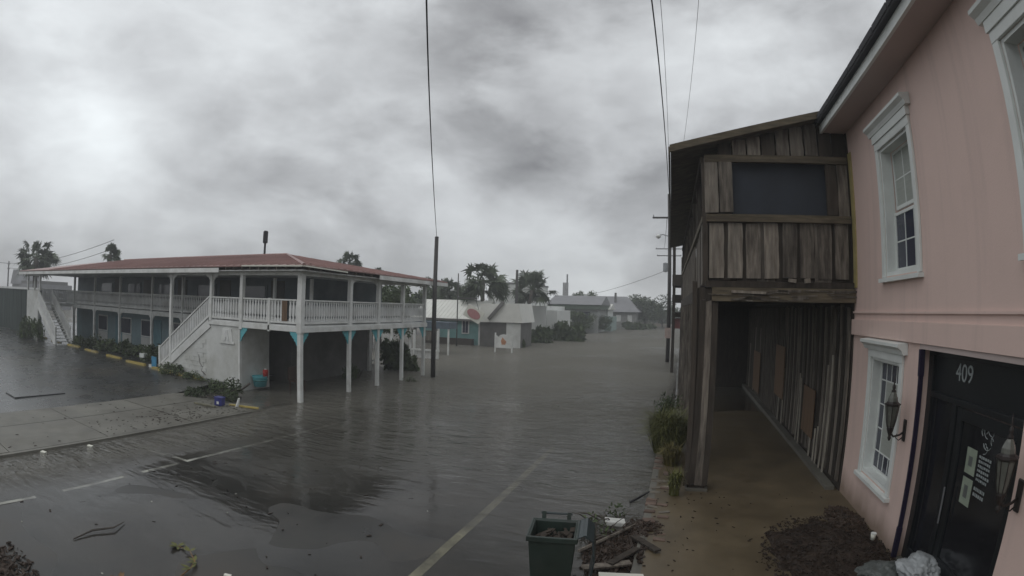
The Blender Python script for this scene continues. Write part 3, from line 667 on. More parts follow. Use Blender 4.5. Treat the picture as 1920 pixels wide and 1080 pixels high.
# raised rubble / block texture on stair wall: courses of blocks as pieces
blk = unit_plank('block', white_block, 31)
z = .3; row = 0
while z < 2.2:
    x = -21.0 + (row % 2) * .2
    while x < -18.75:
        top = .25 + (x + .2 + 21.5) * (2.29 / 3.25) - .30
        if z + .19 < top: piece('block', blk, sw, (x + .2, MY - .006 - R.uniform(0, .01), z), (.385, .02, .185))
        x += .4
    z += .2; row += 1
g = G(); g.tube([(-18.9, MY - .02, 1.2), (-18.82, MY - .02, .85), (-18.65, MY - .02, .7), (-18.7, MY - .02, .5), (-18.45, MY - .02, .38)], .02, 5); g.build('dead_vine', bark, sw)
# plaque: bell shaped relief with a figure
pq = G(); pq.prism([(-17.42, 1.82), (-16.52, 1.82), (-16.52, 1.90), (-16.60, 1.92), (-16.70, 2.42), (-16.80, 2.48), (-17.14, 2.48), (-17.24, 2.42), (-17.34, 1.92), (-17.42, 1.90)], 'y', MY - .05, MY - .001)
pq = pq.build('wall_plaque', white_paint, mo)
G().prism([(-17.15, 1.95), (-17.04, 1.95), (-17.0, 2.08), (-16.94, 2.08), (-16.90, 1.95), (-16.79, 1.95), (-16.92, 2.38), (-17.02, 2.38)], 'y', MY - .075, MY - .051).build('plaque_relief', white_rail, pq)
# decks
def deck(x0, x1, y0, y1): 
    return box('deck', white_rail, mo, x0, x1, y0, y1, D0 + .02, D1)
deck(-18.15, MX + .08, MY - .02, 19.6); deck(-16.2, MX + .08, 19.601, 25.1); deck(-38.3, -18.16, 17.85, 19.6); deck(-21.2, -18.16, 16.3, 17.84); deck(-41.4, -38.31, 16.3, 19.6)
# edge beams, 5 mm proud of the decks
g = G(); g.box(-16.19, MX + .06, MY - .065, MY - .025, D0 - .02, D0 + .17); g.box(-18.15, -16.195, MY - .06, MY - .025, D0 + .0, D0 + .17); bevel(g.build('deck_beam', white_paint, mo), .005)
g = G(); g.box(MX + .085, MX + .13, MY - .065, 25.1, D0 - .03, D0 + .17); bevel(g.build('deck_beam', white_paint, mo), .005)
g = G(); g.box(-38.3, -21.3, 17.79, 17.845, D0 - .04, D0 + .17); bevel(g.build('deck_beam', white_paint, mo), .005)
def post(x, y, z0, z1, wd=.15, name='post', m_=white_paint):
    o = box(name, m_, mo, x - wd / 2, x + wd / 2, y - wd / 2, y + wd / 2, z0, z1); bevel(o, .012); return o
YP = [MY, 18.2, 20.42, 22.65, 24.95]
for i, y in enumerate(YP):
    post(MX, y, D1 - .25 if i else D1 - .28, 4.62, .17 if i else .22)
    p = post(MX, y, -.4, D0 - .035, .15 if i else .17, 'lower_post')
    for sgn in ((1,) if i == 0 else (-1, 1) if i < 4 else (-1,)):   # teal scalloped brackets
        pts = [(0, 0), (sgn * .42, 0), (sgn * .36, -.07), (sgn * .38, -.10), (sgn * .27, -.16), (sgn * .28, -.20), (sgn * .17, -.27), (sgn * .18, -.31), (sgn * .09, -.38), (sgn * .09, -.42), (0, -.55)]
        yb_ = y + sgn * .08
        G().prism([(yb_ + u, D0 - .04 + v) for u, v in pts], 'x', MX - .02, MX + .02).build('bracket', teal_paint, mo)
for x, sg in ((MX - .09, -1), (WXI + .09, 1)):
    pts = [(0, 0), (sg * .42, 0), (sg * .36, -.07), (sg * .38, -.10), (sg * .27, -.16), (sg * .28, -.20), (sg * .17, -.27), (sg * .18, -.31), (sg * .09, -.38), (sg * .09, -.42), (0, -.55)]
    G().prism([(x + u, D0 - .03 + v) for u, v in pts], 'y', MY - .045, MY - .005).build('bracket', teal_paint, mo)
post(-16.1, MY, D1 - .3, 4.62, .17); post(-18.07, MY, D1 - .05, 4.62, .15); post(-21.1, MY, .1, 4.62, .15)
post(-16.1, 17.0, D1, 4.6, .12, 'rear_post'); post(-14.5, 17.6, D1, 4.6, .12, 'rear_post')
post(-14.5, MY - .01, D1 - .28, 3.74, .11, 'newel')
WP = [-23.9, -27.0, -30.9, -34.6, -38.1]
for x in WP:
    post(x, 17.83, D1 - .25, 4.7, .14); post(x, 17.83, .0, D0 - .045, .15, 'lower_post')
    for sg in (-1, 1):
        G().prism([(x + sg * .07, D0 - .045), (x + sg * .34, D0 - .045), (x + sg * .16, D0 - .2), (x + sg * .07, D0 - .42)], 'y', 17.81, 17.85).build('bracket', white_paint, mo)
def corner_bracket(x, y, ax, sg):   # curved braces under the eave
    pts = [(sg * .07, 4.62), (sg * .42, 4.62), (sg * .40, 4.57), (sg * .22, 4.50), (sg * .13, 4.38), (sg * .07, 4.2)]
    if ax == 'y': G().prism([(y + u, v) for u, v in pts], 'x', x - .025, x + .025).build('bracket', white_paint, mo)
    else: G().prism([(x + u, v) for u, v in pts], 'y', y - .025, y + .025).build('bracket', white_paint, mo)
corner_bracket(MX, 18.2, 'y', 1); corner_bracket(MX, 20.42, 'y', -1); corner_bracket(MX, 20.42, 'y', 1); corner_bracket(-18.07, MY, 'x', 1); corner_bracket(-18.07, MY, 'x', -1)
corner_bracket(-21.1, MY, 'x', 1); corner_bracket(-21.1, MY, 'x', -1)
# railings: rails and sawn flat balusters
def railing(p, q, ztop=3.72, z0=D1, sp=.155, slope=False, skip=()):
    p, q = Vector(p), Vector(q); L = (q - p).length; d = (q - p) / L
    tr_ = G().beam(p + Vector((0, 0, ztop - .03)), q + Vector((0, 0, ztop - .03)), .11, .055).build('railing', white_paint, mo)
    G().beam(p + Vector((0, 0, z0 + .10)), q + Vector((0, 0, z0 + .10)), .06, .08).build('bottom_rail', white_paint, tr_)
    n = max(1, int(L / sp)); g = G(); a, b = z0 + .142, ztop - .06; h = b - a
    prof = [(.062, 0), (.062, .10), (.035, .17), (.030, .22), (.058, .30), (.06, .6), (.05, .75), (.026, .86), (.05, .93), (.05, 1.0)]
    nrm = Vector((-d.y, d.x, 0)) * .014
    for i in range(n):
        s_ = (i + .5) * L / n
        if any(u <= s_ <= v for u, v in skip): continue
        c = p + d * s_
        pts = [c + d * wd + Vector((0, 0, a + h * f)) for wd, f in prof] + [c - d * wd + Vector((0, 0, a + h * f)) for wd, f in reversed(prof)]
        k = len(pts); o = len(g.v); g.v += [tuple(x + nrm) for x in pts] + [tuple(x - nrm) for x in pts]
        m_ = len(prof)
        for j in range(m_ - 1):
            g.f.append((o + j, o + j + 1, o + k - 2 - j, o + k - 1 - j)); g.f.append((o + k + k - 1 - j, o + k + k - 2 - j, o + k + j + 1, o + k + j))
        for j in range(k): g.f.append((o + j, o + (j + 1) % k, o + k + (j + 1) % k, o + k + j))
    tag(g.build('balusters', white_rail, tr_, fix=False), kind='stuff')
    return tr_
xs_r = [-18.0, -16.19, -14.56, -13.02]
railing((-18.0, MY, 0), (-16.19, MY, 0)); railing((-16.01, MY, 0), (-14.56, MY, 0)); rl = railing((-14.44, MY, 0), (-13.02, MY, 0), skip=((.62, .88),))
box('bare_board', plywood, rl, -13.82, -13.56, MY - .04, MY - .015, D1 + .14, 3.66)
for a, b in zip(YP[:-1], YP[1:]): railing((MX, a + .1, 0), (MX, b - .09, 0))
wx = [-18.2, -21.2] + WP
railing((-21.3, 17.83, 0), (-23.83, 17.83, 0))
for a, b in zip(WP[:-1], WP[1:]): railing((a - .07, 17.83, 0), (b + .07, 17.83, 0))
railing((-18.2, 16.4, 0), (-18.2, 17.8, 0)); railing((-38.2, 17.83, 0), (-39.6, 17.83, 0)); railing((-41.3, 16.4, 0), (-41.3, 19.4, 0))
# stairs
def stair(xt, xb, y0, y1, zt, zb, nm):
    st = G().beam((xt, y0, zt - .18), (xb, y0, zb - .12), .05, .34).build('stair', white_paint, mo)
    G().beam((xt, y1, zt - .18), (xb, y1, zb - .12), .05, .34).build('stringer', white_paint, st)
    n = 13
    for i in range(n):
        f = (i + .5) / n; x, z = xt + (xb - xt) * f, zt + (zb - zt) * f
        box('tread', white_rail, st, x - .15, x + .15, y0 + .03, y1 - .03, z - .04, z)
    for yy in (y0, y1):
        hr = G().beam((xt, yy, zt + .95), (xb, yy, zb + .95), .09, .06).build('handrail', white_paint, st)
        G().beam((xt, yy, zt + .16), (xb, yy, zb + .16), .05, .09).build('bottom_rail', white_paint, st)
        g = G(); nb_ = 30
        for i in range(nb_):
            f = (i + .5) / nb_; x, z = xt + (xb - xt) * f, zt + (zb - zt) * f; g.box(x - .045, x + .045, yy - .012, yy + .012, z + .2, z + .92)
        tag(g.build('balusters', white_rail, st), kind='stuff')
    box('newel', white_paint, st, xb - .06, xb + .06, y0 - .06, y0 + .06, zb - .2, zb + 1.05)
    return st
stair(-18.15, -22.0, MY - .03, 16.25, D1, .30, 'a'); stair(-38.9, -35.3, MY + .0, 16.25, D1, .30, 'b')
box('landing_wall', white_block, mo, -41.4, -38.9, MY, MY + .15, .0, 3.6)
# ground floor doors, windows, panels of the wing
for x, kind in ((-23.0, 'd'), (-25.3, 't'), (-26.4, 'w'), (-29.0, 'd'), (-30.2, 'w'), (-33.0, 'w'), (-34.0, 'd'), (-36.5, 'w')):
    if kind == 'w':
        o = box('window', white_paint, mo, x - .75, x + .75, 19.56, 19.598, 1.0, 2.1); box('pane', pane_dark, o, x - .66, x + .66, 19.54, 19.558, 1.08, 2.02)
        box('panel', white_block, mo, x - .75, x + .75, 19.56, 19.598, .15, .97)
    else: box('door', azure if kind == 't' else mat('door_teal', (.13, .25, .29), .6, .15, 2), mo, x - .5, x + .5, 19.55, 19.598, .1, 2.15)
for x in (-20, -24, -28, -32, -36):
    o = box('window', slate_wall, mo, x - .9, x + .9, 19.57, 19.618, 3.3, 4.4); box('pane', pane_dark, o, x - .8, x + .8, 19.55, 19.568, 3.38, 4.32)
    box('door', dark_wall, mo, x + 1.2, x + 2.1, 19.57, 19.618, D1, 4.6)
# roof
E0, RZ = EAVE, 5.95
P = dict(a=(-12.35, 14.5, E0), b=(-12.35, 26.6, E0), c=(-42, 26.6, E0), d=(-42, 14.5, E0), r=(-19.1, 21, RZ), s=(-36, 21, RZ))
g = G()
up_ = lambda p: (p[0], p[1], p[2] + .07)
for q in (('a', 'b', 'r'), ('d', 'a', 'r', 's'), ('b', 'c', 's', 'r'), ('c', 'd', 's')):
    g.quad(*[up_(P[k]) for k in q])
g.f = [f for f in g.f]
roof = g.build('roof', red_metal, mo, fix=False)
so_ = roof.modifiers.new('thick', 'SOLIDIFY'); so_.thickness = .05; so_.offset = 0
sm = G()
def seam(p, q): sm.beam((p[0], p[1], p[2] + .10), (q[0], q[1], q[2] + .10), .03, .05)
for i in range(1, 56):   # seams climb from the eave to the ridge or hip
    x = -12.35 - i * .42
    if x > -36:
        f = min(1, (-12.35 - x) / 6.75); seam((x, 14.5, E0), (x, 14.5 + 6.5 * f, E0 + (RZ - E0) * f))
for i in range(1, 28):
    y = 14.5 + i * .43; f = min((y - 14.5) / 6.5, (26.6 - y) / 5.6); seam((-12.35, y, E0), (-12.35 - 6.75 * f, y, E0 + (RZ - E0) * f))
tag(sm.build('roof_seams', red_metal, roof), kind='stuff')
G().tube([(-12.35, 14.5, E0 + .09), (-19.1, 21, RZ + .09), (-36, 21, RZ + .09)], .07, 6).build('ridge_cap', red_metal, roof)
# soffit and fascia; the corner has lost its boards and shows the rafter ends
g = G(); g.box(-41.9, -12.5, 14.62, 26.4, 4.74, 4.78); g.build('soffit', white_rail, mo)
for a, b in ((-42.02, -33.01), (-33, -25.01), (-25, -17.0)): box('fascia', white_paint, mo, a, b, 14.47, 14.51, 4.68, 4.86)
box('fascia', white_paint, mo, -12.36, -12.32, 19.6, 26.6, 4.70, 4.88)
for k in range(9):
    x = -16.6 + k * .48; G().beam((x, 14.52, 4.83), (x, 15.4, 5.0), .05, .11).build('rafter_end', old_wood, mo)
for k in range(8):
    y = 14.9 + k * .6; G().beam((-12.4, y, 4.83), (-13.3, y, 5.0), .05, .11).build('rafter_end', old_wood, mo)
G().beam((-15.6, 14.49, 4.93), (-12.36, 14.49, 4.9), .02, .05).build('torn_flashing', white_board, mo)
G().beam((-12.34, 14.5, 4.90), (-12.34, 17.2, 4.85), .02, .05).build('torn_flashing', white_board, mo)
g = G(); g.box(-21.2, MX + .1, MY - .08, MY + .08, 4.60, 4.735); bevel(g.build('eave_beam', white_paint, mo), .008)
g = G(); g.box(MX - .08, MX + .08, MY + .09, 25.05, 4.60, 4.735); bevel(g.build('eave_beam', white_paint, mo), .008)
g = G(); g.box(-41.3, -38.2, MY - .08, MY + .06, 4.58, 4.735); g.build('eave_beam', white_paint, mo)
for x in (-38.5, -39.7, -41.2): post(x, MY, 3.6, 4.58, .13)
# vent stack on the roof
vs = G().tube([(-21, 21.2, 5.9), (-21, 21.2, 6.75)], .06, 8).build('vent_pipe', cable_black, mo)
G().lathe([(.10, 6.70), (.14, 6.74), (.14, 7.32), (.10, 7.38)], (-21, 21.2, 0), 10).build('vent_cowl', cable_black, vs)

# ------------------------------------------------------------------ plants
def leaf_mesh(name, pts_fn, n, size, material, seed):
    """n leaf-sized faces scattered by pts_fn(rng) -> (position, outward direction)"""
    r = random.Random(seed); g = G()
    for _ in range(n):
        p, d = pts_fn(r); a = Vector((r.gauss(0, 1), r.gauss(0, 1), r.gauss(0, .8))) + d * .8; a.normalize()
        b = a.cross(Vector((r.gauss(0, 1), r.gauss(0, 1), r.gauss(0, 1)))).normalized(); s_ = size * r.uniform(.6, 1.4)
        p = Vector(p)
        g.quad(p - a * s_, p + b * s_ * .45, p + a * s_, p - b * s_ * .45)
    me = bpy.data.meshes.new(name); me.from_pydata(g.v, [], g.f); me.materials.append(material); return me
def clump_pts(lobes):
    def fn(r):
        c, rad_ = r.choice(lobes); d = Vector((r.gauss(0, 1), r.gauss(0, 1), r.gauss(0, 1))).normalized()
        return Vector(c) + d * rad_ * (r.random() ** .4), d
    return fn
def make_lobes(r, n, w_, h_, z0, size):
    L = []
    for _ in range(n):
        a, q = r.uniform(0, 6.28), r.random() ** .5
        L.append(((w_ * q * math.cos(a), w_ * q * math.sin(a), z0 + h_ * r.random()), size * r.uniform(.6, 1.2)))
    return L
TREE = []
for i in range(3):
    r = random.Random(50 + i); L = make_lobes(r, 26, 2.6, 3.2, 2.2, 1.05)
    cr = leaf_mesh('crown', clump_pts(L), 5200, .17, leaf, i)
    tk = G().tube([(0, 0, -.6), (.05, 0, 1), (0, .1, 2.2), (.1, .1, 3.6)], [.22, .19, .15, .07], 7)
    for (c, s_) in L[:7]: tk.tube([(0, .05, 1.6 + r.random()), (c[0] * .5, c[1] * .5, c[2] * .7 + .6), c], [.09, .06, .025], 5)
    tm = bpy.data.meshes.new('trunk'); tm.from_pydata(tk.v, [], tk.f); tm.materials.append(bark); TREE.append((cr, tm))
def tree(x, y, z, s_, label, group, k=0, sx=1, rz=0):
    T = thing('tree', (x, y, z), label, 'tree', group)
    for nm, me in (('crown', TREE[k][0]), ('trunk', TREE[k][1])):
        o = bpy.data.objects.new(nm, me); C.objects.link(o); o.parent = T; o.scale = (s_ * sx, s_ * sx, s_); o.rotation_euler.z = rz
    return T
# sabal palms: fans of narrow blades on stalks, blown to one side
PALM = []
for i in range(3):
    r = random.Random(70 + i); g = G(); wind = Vector((.5, -.1, -.1))
    clumps = [Vector((math.cos(a_) * math.cos(e_), math.sin(a_) * math.cos(e_), math.sin(e_))) for a_, e_ in [(r.uniform(0, 6.28), r.uniform(-.75, 1.3)) for _ in range(11)]]
    for k in range(52):
        d = clumps[k % 11] + Vector((r.gauss(0, .26), r.gauss(0, .26), r.gauss(0, .26))); d = (d + wind * r.uniform(0, .7)).normalized()
        L = r.uniform(.45, 1.0); hub = d * L + Vector((0, 0, -.12 * L))
        g.tube([(0, 0, 0), tuple(d * L * .5), tuple(hub)], [.018, .014, .01], 3, False)
        sd_ = d.cross(Vector((0, 0, 1))).normalized(); sd_ = (Matrix.Rotation(r.gauss(0, .8), 3, d) @ sd_).normalized(); u_ = sd_.cross(d)
        nb_ = 15
        for j in range(nb_):
            a = (j / (nb_ - 1) - .5) * 4.2; bl = r.uniform(.42, .68) * (1 - .25 * abs(a) / 1.8)
            v = (d * math.cos(a) + sd_ * math.sin(a)).normalized(); tip = hub + v * bl + Vector((0, 0, -.22 * bl * r.uniform(.3, 1.6)))
            mid = hub + v * bl * .55 + u_ * .03; wd = (v.cross(u_)).normalized() * .045
            g.quad(tuple(hub), tuple(mid + wd), tuple(tip), tuple(mid - wd))
    me = bpy.data.meshes.new('crown'); me.from_pydata(g.v, [], g.f); me.materials.append(leaf_palm); PALM.append(me)
def palm(x, y, z0, zc, s_, label, group, k=0, lean=(0, 0), rz=0, tr_=.17):
    T = thing('palm_tree', (x, y, z0), label, 'palm tree', group); h = zc - z0
    pts = [(lean[0] * f * f * h, lean[1] * f * f * h, h * f) for f in (0, .25, .5, .75, 1)]
    pts = [(p[0] + x, p[1] + y, p[2] + z0) for p in pts]
    G().tube(pts, [tr_ * 1.25, tr_, tr_ * .9, tr_ * .95, tr_ * 1.1], 8).build('trunk', bark, T, True)
    o = bpy.data.objects.new('crown', PALM[k]); C.objects.link(o); o.parent = T; o.location = Vector(pts[-1]) - T.location; o.scale = (s_, s_, s_); o.rotation_euler.z = rz
PG = 'palms along the flooded street'
palm(-19.3, 50, -.6, 6.2, 2.15, 'tall palm with a full ragged crown behind the teal cottage', PG, 0, (.0, 0), .3, .22)
palm(-16.8, 57, -.6, 5.6, 2.1, 'leaning palm with a split crown beside the bare grey pole', PG, 1, (.11, 0), 1.2, .18)
palm(-25.6, 56, -.6, 5.2, 1.4, 'dark brownish palm rising behind the white cottage roof', PG, 2, (0, 0), .5)
palm(-58.5, 22.2, 0, 6.9, 2.1, 'big palm above the far left end of the motel roof', 'palms behind the motel', 0, (0, 0), 2.0, .3)
palm(-49.8, 27.2, 0, 7.35, 1.0, 'small slim palm showing over the red roof left of the vent', 'palms behind the motel', 1, (.0, 0), .2, .25)
palm(-32, 45, -.5, 7.6, 1.1, 'palm top peeping over the red roof right of its peak', 'palms behind the motel', 2, (0, 0), .8)
palm(-28.6, 45, -.5, 6.8, .5, 'tiny palm tuft over the far slope of the red roof', 'palms behind the motel', 0, (0, 0), 1.1, .1)
TG = 'broadleaf trees beyond the flooded street'
tree(-32.3, 60, -.6, 1.12, 'dark tree showing behind the end of the motel roof', TG, 0)
tree(-28.6, 62, -.6, 1.2, 'grey green tree right behind the bare utility pole', TG, 1, 1, 1)
tree(-24.5, 60, -.6, .85, 'low brownish tree between pole and tall palm', TG, 2, 1.1, 2)
tree(-6.9, 112, -.6, 1.3, 'broad dark green tree at the end of the flooded street', TG, 0, 1.35, 2.2)
tree(-3.6, 118, -.6, .9, 'smaller dark tree right of the broad street end tree', TG, 1, 1.2, .6)
tree(-17.2, 96, -.2, 1.2, 'rounded dark tree above the pale far houses', TG, 2, .75, 1.2)
tree(-15.2, 80, -.6, .62, 'low tree mass before the green eaved building', TG, 1, 1.3, 1.5)
tree(-12.6, 84, -.6, .55, 'low dark tree in front of the pale aqua house', TG, 2, 1.3, 2.5)
tree(-11, 114, -.1, .8, 'dark tree between the grey roof and the broad street end tree', TG, 1, 1.1, 4)
tree(-22.5, 36, -.5, .95, 'leafy tree seen through the motel balcony posts', TG, 2, 1, 3)
tree(-26.0, 40, -.5, 1.15, 'dense tree behind the middle of the motel balcony', TG, 0, 1, 5)
def bush(name, x, y, z, sx, sy, sz, n, label, cat, seed, material=leaf, size=.09, group=None):
    r = random.Random(seed); L = make_lobes(r, 9, .75, .55, .2, .42)
    me = leaf_mesh('foliage', clump_pts(L), n, size, material, seed)
    T = thing(name, (x, y, z), label, cat, group)
    o = bpy.data.objects.new('foliage', me); C.objects.link(o); o.parent = T; o.scale = (sx, sy, sz)
    g = G()
    for k in range(6):
        a = r.uniform(0, 6.28); g.tube([(0, 0, -.2), (.2 * math.cos(a) * sx, .2 * math.sin(a) * sy, .25 * sz), (.6 * math.cos(a) * sx, .6 * math.sin(a) * sy, .7 * sz)], [.025, .018, .008], 4)
    sm_ = bpy.data.meshes.new('stem'); sm_.from_pydata(g.v, [], g.f); sm_.materials.append(bark)
    o = bpy.data.objects.new('stem', sm_); C.objects.link(o); o.parent = T
    return T
HG = 'shrubs in the bed along the motel wing'
for i, (x, lb) in enumerate(((-33.5, 'low dark shrub nearest the far staircase foot'), (-31.2, 'low shrub below the second wing post from the far stairs'), (-28.9, 'low wide shrub in the middle of the motel bed'), (-27.0, 'dark shrub in front of the aqua panelled wall'), (-25.2, 'low shrub in front of the blue motel door'), (-23.4, 'shrub beside the foot of the near staircase'))):
    bush('shrub', x, 16.5 + .1 * (i % 2), .15, 1.25, .8, .75 + .1 * (i % 3), 900, lb, 'shrub', 100 + i, leaf, .11, HG)
bush('shrub', -40.2, 14.6, .1, .8, .7, 1.5, 800, 'shrub against the white wall beneath the far landing', 'shrub', 120, leaf, .13)
bush('shrub', -37.9, 14.7, .1, .6, .6, 1.6, 700, 'shrub at the left of the far staircase', 'shrub', 121, leaf, .13)
bush('shrub', -20.6, 14.7, .15, 1.0, .5, .55, 900, 'spreading shrub under the near staircase', 'shrub', 122, leaf, .09)
bush('shrub', -19.2, 14.6, .15, .9, .45, .40, 700, 'low weeds at the foot of the white block wall', 'shrub', 123, leaf, .08)
bush('shrub', -17.6, 14.55, .1, 1.1, .4, .28, 500, 'flattened weeds at the right end of the white block wall', 'shrub', 124, leaf, .08)
bush('shrub', -15.2, 26.2, -.4, 1.3, 1.3, 2.1, 1600, 'large dark shrub at the flooded end of the motel', 'shrub', 125, leaf, .11)
bush('shrub', -14.9, 21.6, -.3, .7, .7, 1.1, 700, 'dark potted shrub between the motel balcony posts', 'shrub', 126, leaf, .1)
bush('shrub', -12.4, 22.6, -.25, .38, .38, .5, 400, 'round dark shrub poking out of the flood beside the kerb', 'shrub', 127, leaf, .07)
bush('shrub', -15.0, 47.5, -.5, 1.2, 1.0, 1.9, 1200, 'dark bush between white notice board and pale building', 'shrub', 128, leaf, .13)
bush('shrub', -14.7, 55, -.5, 1.8, 1.2, 2.4, 1400, 'dark bush at the foot of the leaning palm', 'shrub', 129, leaf, .15)
bush('shrub', -12.6, 60, -.5, 2.0, 1.2, 2.5, 1400, 'big dark bush standing in water past the white building', 'shrub', 130, leaf, .16)
for k, (x, y, s_, lb) in enumerate(((-8.5, 100, 1.6, 'low hedge in front of the grey roofed house'), (-6.0, 104, 1.3, 'low bush on the bank below the broad street end tree'))):
    bush('shrub', x, y, -.3, 2.2, 1.2, s_, 700, lb, 'shrub', 140 + k, leaf, .22)
bush('shrub', -.18, 17.6, -.1, .55, .9, 1.0, 1100, 'dark shrub behind the bright grass by the boardwalk kerb', 'shrub', 150, leaf, .07)
def grass_clump(x, y, z, rad_, h, n, label, seed, material=leaf_bright):
    r = random.Random(seed); T = thing('grass_clump', (x, y, z), label, 'grass clump')
    g = G()
    for k in range(n):
        a, q = r.uniform(0, 6.28), rad_ * .45 * r.random() ** .5; b = Vector((q * math.cos(a), q * math.sin(a), 0)); hh = h * r.uniform(.55, 1.1)
        a2 = r.uniform(0, 6.28); out_ = Vector((math.cos(a2), math.sin(a2), 0)) * rad_ * r.uniform(.3, 1.1)
        sd_ = Vector((-math.sin(a2), math.cos(a2), 0)) * .012
        m1_ = b + out_ * .35 + Vector((0, 0, hh * .7)); tp = b + out_ + Vector((0, 0, hh * r.uniform(.45, 1)))
        g.add([b - sd_, b + sd_, m1_ + sd_, m1_ - sd_, tp], [(0, 1, 2, 3), (3, 2, 4)])
    me = bpy.data.meshes.new('blades'); me.from_pydata([tuple(v) for v in g.v], [], g.f); me.materials.append(material)
    o = bpy.data.objects.new('blades', me); C.objects.link(o); o.parent = T; return T
grass_clump(-.12, 13.9, -.03, .8, 1.25, 1900, 'large arching grass clump between kerb and wooden pier', 1)
grass_clump(.0, 12.6, .0, .35, .6, 400, 'low yellowing grass in front of the large clump', 2, mat('leaf_yellow', (.14, .12, .04), .7, .4, 4))
grass_clump(.12, 10.4, .02, .22, .62, 260, 'small upright grass tuft in front of the wooden pier', 3)

# ------------------------------------------------------------------ parking stops, cover, litter on the lot
SG = 'yellow concrete parking stops by the motel bed'
me_s = G().prism([(-.9, 0), (.9, 0), (.86, .11), (-.86, .11)], 'y', -.08, .08)
msh = bpy.data.meshes.new('parking_stop'); msh.from_pydata(me_s.v, [], me_s.f); msh.materials.append(yellow_paint)
for x, y, rz, lb in ((-40.2, 16.0, -.02, 'farthest parking stop below the far staircase'), (-36.9, 15.8, -.03, 'second parking stop from the far staircase'), (-33.6, 15.7, .02, 'faded parking stop below the second wing post'), (-30.5, 15.5, -.03, 'whitened parking stop before the middle shrubs'), (-27.2, 15.3, -.04, 'half yellow parking stop before the aqua wall'), (-24.3, 15.0, .03, 'bright yellow parking stop before the blue door'), (-21.5, 14.8, -.03, 'orange yellow parking stop by the near staircase foot'), (-19.2, 14.7, .02, 'nearest yellow parking stop in the weeds')):
    o = bpy.data.objects.new('parking_stop', msh); C.objects.link(o); o.location = (x, y, lot_z(x, y) - .005); o.rotation_euler.z = rz; tag(o, lb, 'parking stop', SG)
g = G(); g.box(-20.6, -19.45, 6.5, 8.65, -.015, .035)
cv = bevel(tag(g.build('pavement_cover', mat('wet_steel', (.05, .052, .053), .3, .3, 4, spec=.6)), 'flat rectangular dark cover lying on the wet lot', 'cover'), .01)
# debris by the motel corner
db = thing('fallen_branch', (-14.9, 12.9, 0), 'heap of broken leafy branches on the pavement corner', 'branch')
g = G(); r = random.Random(8)
for k in range(26):
    a = r.uniform(0, 6.28); L = r.uniform(.3, 1.0); p = Vector((-15.2 + r.uniform(-.7, .7), 13.3 + r.uniform(-.5, .5), .02)); d = Vector((math.cos(a), math.sin(a), r.uniform(.0, .55)))
    g.tube([p, p + d * L * .5 + Vector((0, 0, .05)), p + d * L], [.022, .015, .006], 4)
g.tube([(-15.4, 13.6, .1), (-14.6, 13.7, .4), (-14.3, 13.8, .62)], [.05, .04, .05], 6)
g.build('twigs', bark, db)
L = [((-15.6, 13.2, .25), .4), ((-15.0, 13.5, .3), .45), ((-14.7, 13.2, .15), .3), ((-16.0, 12.8, .12), .3), ((-15.3, 13.8, .35), .4), ((-16.4, 12.6, .08), .3)]
me = leaf_mesh('leaves', clump_pts(L), 1500, .06, leaf, 9); o = bpy.data.objects.new('leaves', me); C.objects.link(o); o.parent = db; o.location = -db.location
bx_ = thing('plastic_crate', (-14.2, 12.2, 0), 'small dark blue plastic crate on the pavement', 'crate')
g = G(); g.obox((-14.2, 12.2, .18), (.30, .26, .27), (0, .05, .3)); bevel(g.build('body', blue_plastic, bx_), .02)
g = G(); g.obox((-14.2, 12.2, .32), (.33, .29, .03), (0, .05, .3)); bevel(g.build('rim', blue_plastic, bx_), .01)
g = G(); g.obox((-14.15, 12.06, .15), (.09, .012, .09), (0, .05, .3)); g.build('sticker', white_paint, bx_)
for (x, y, rz, L_, lb) in ((-13.55, 12.75, .25, 1.2, 'yellow plank lying by the blue crate'), (-14.5, 11.75, .1, 1.0, 'pale yellowish plank in front of the blue crate')):
    g = G(); g.obox((x, y, lwalk_z(x, y) + .04), (L_, .1, .05), (0, 0, rz)); tag(g.build('loose_plank', yellow_paint if x > -14 else line_yellow), lb, 'plank')
g = G(); g.tube([(-13.75, 12.6, -.02), (-13.7, 12.62, .15), (-13.66, 12.64, .3)], [.06, .05, .04], 6); tag(g.build('marker_stub', white_paint), 'short pale stub standing beside the yellow plank', 'stub')
tb = thing('teal_tub', (-15.9, 16.0, 0), 'teal plastic tub by the white return wall', 'tub')
G().lathe([(.26, .12), (.33, .5), (.36, .55), (.33, .55), (.3, .5)], (-15.85, 15.9, 0), 14).build('body', teal_paint, tb, True)
G().lathe([(.30, .40), (.335, .44), (.31, .48)], (-15.85, 15.9, -.06), 14).build('band', mat('teal_dark', (.05, .2, .2), .5), tb)
rc = thing('red_container', (-15.5, 16.1, 0), 'small red container standing in the teal tub', 'container')
G().lathe([(.10, .5), (.13, .75), (.10, .82)], (-15.62, 16.0, 0), 10).build('body', red_plastic, rc, True); G().lathe([(.05, .82), (.05, .87)], (-15.62, 16.0, 0), 8).build('cap', white_paint, rc)
ch = thing('chair', (-14.6, 16.9, 0), 'dark brown chair in the shade below the balcony', 'chair')
cm = mat('brown_chair', (.06, .035, .025), .6, .2, 3)
box('seat', cm, ch, -14.85, -14.35, 16.6, 17.1, .36, .42); box('backrest', cm, ch, -14.9, -14.85, 16.6, 17.1, .42, .95)
for dx in (0, .42):
    for dy in (0, .44): box('leg', cm, ch, -14.83 + dx, -14.78 + dx, 16.62 + dy, 16.67 + dy, -.2, .36)
bl = thing('standing_board', (-23.0, 15.5, 0), 'blue board leaning at the foot of the near staircase', 'board')
box('panel', azure, bl, -22.75, -22.35, 15.0, 15.06, .1, .75); box('edge', trim_white, bl, -22.98, -22.76, 14.98, 15.05, .1, .35)
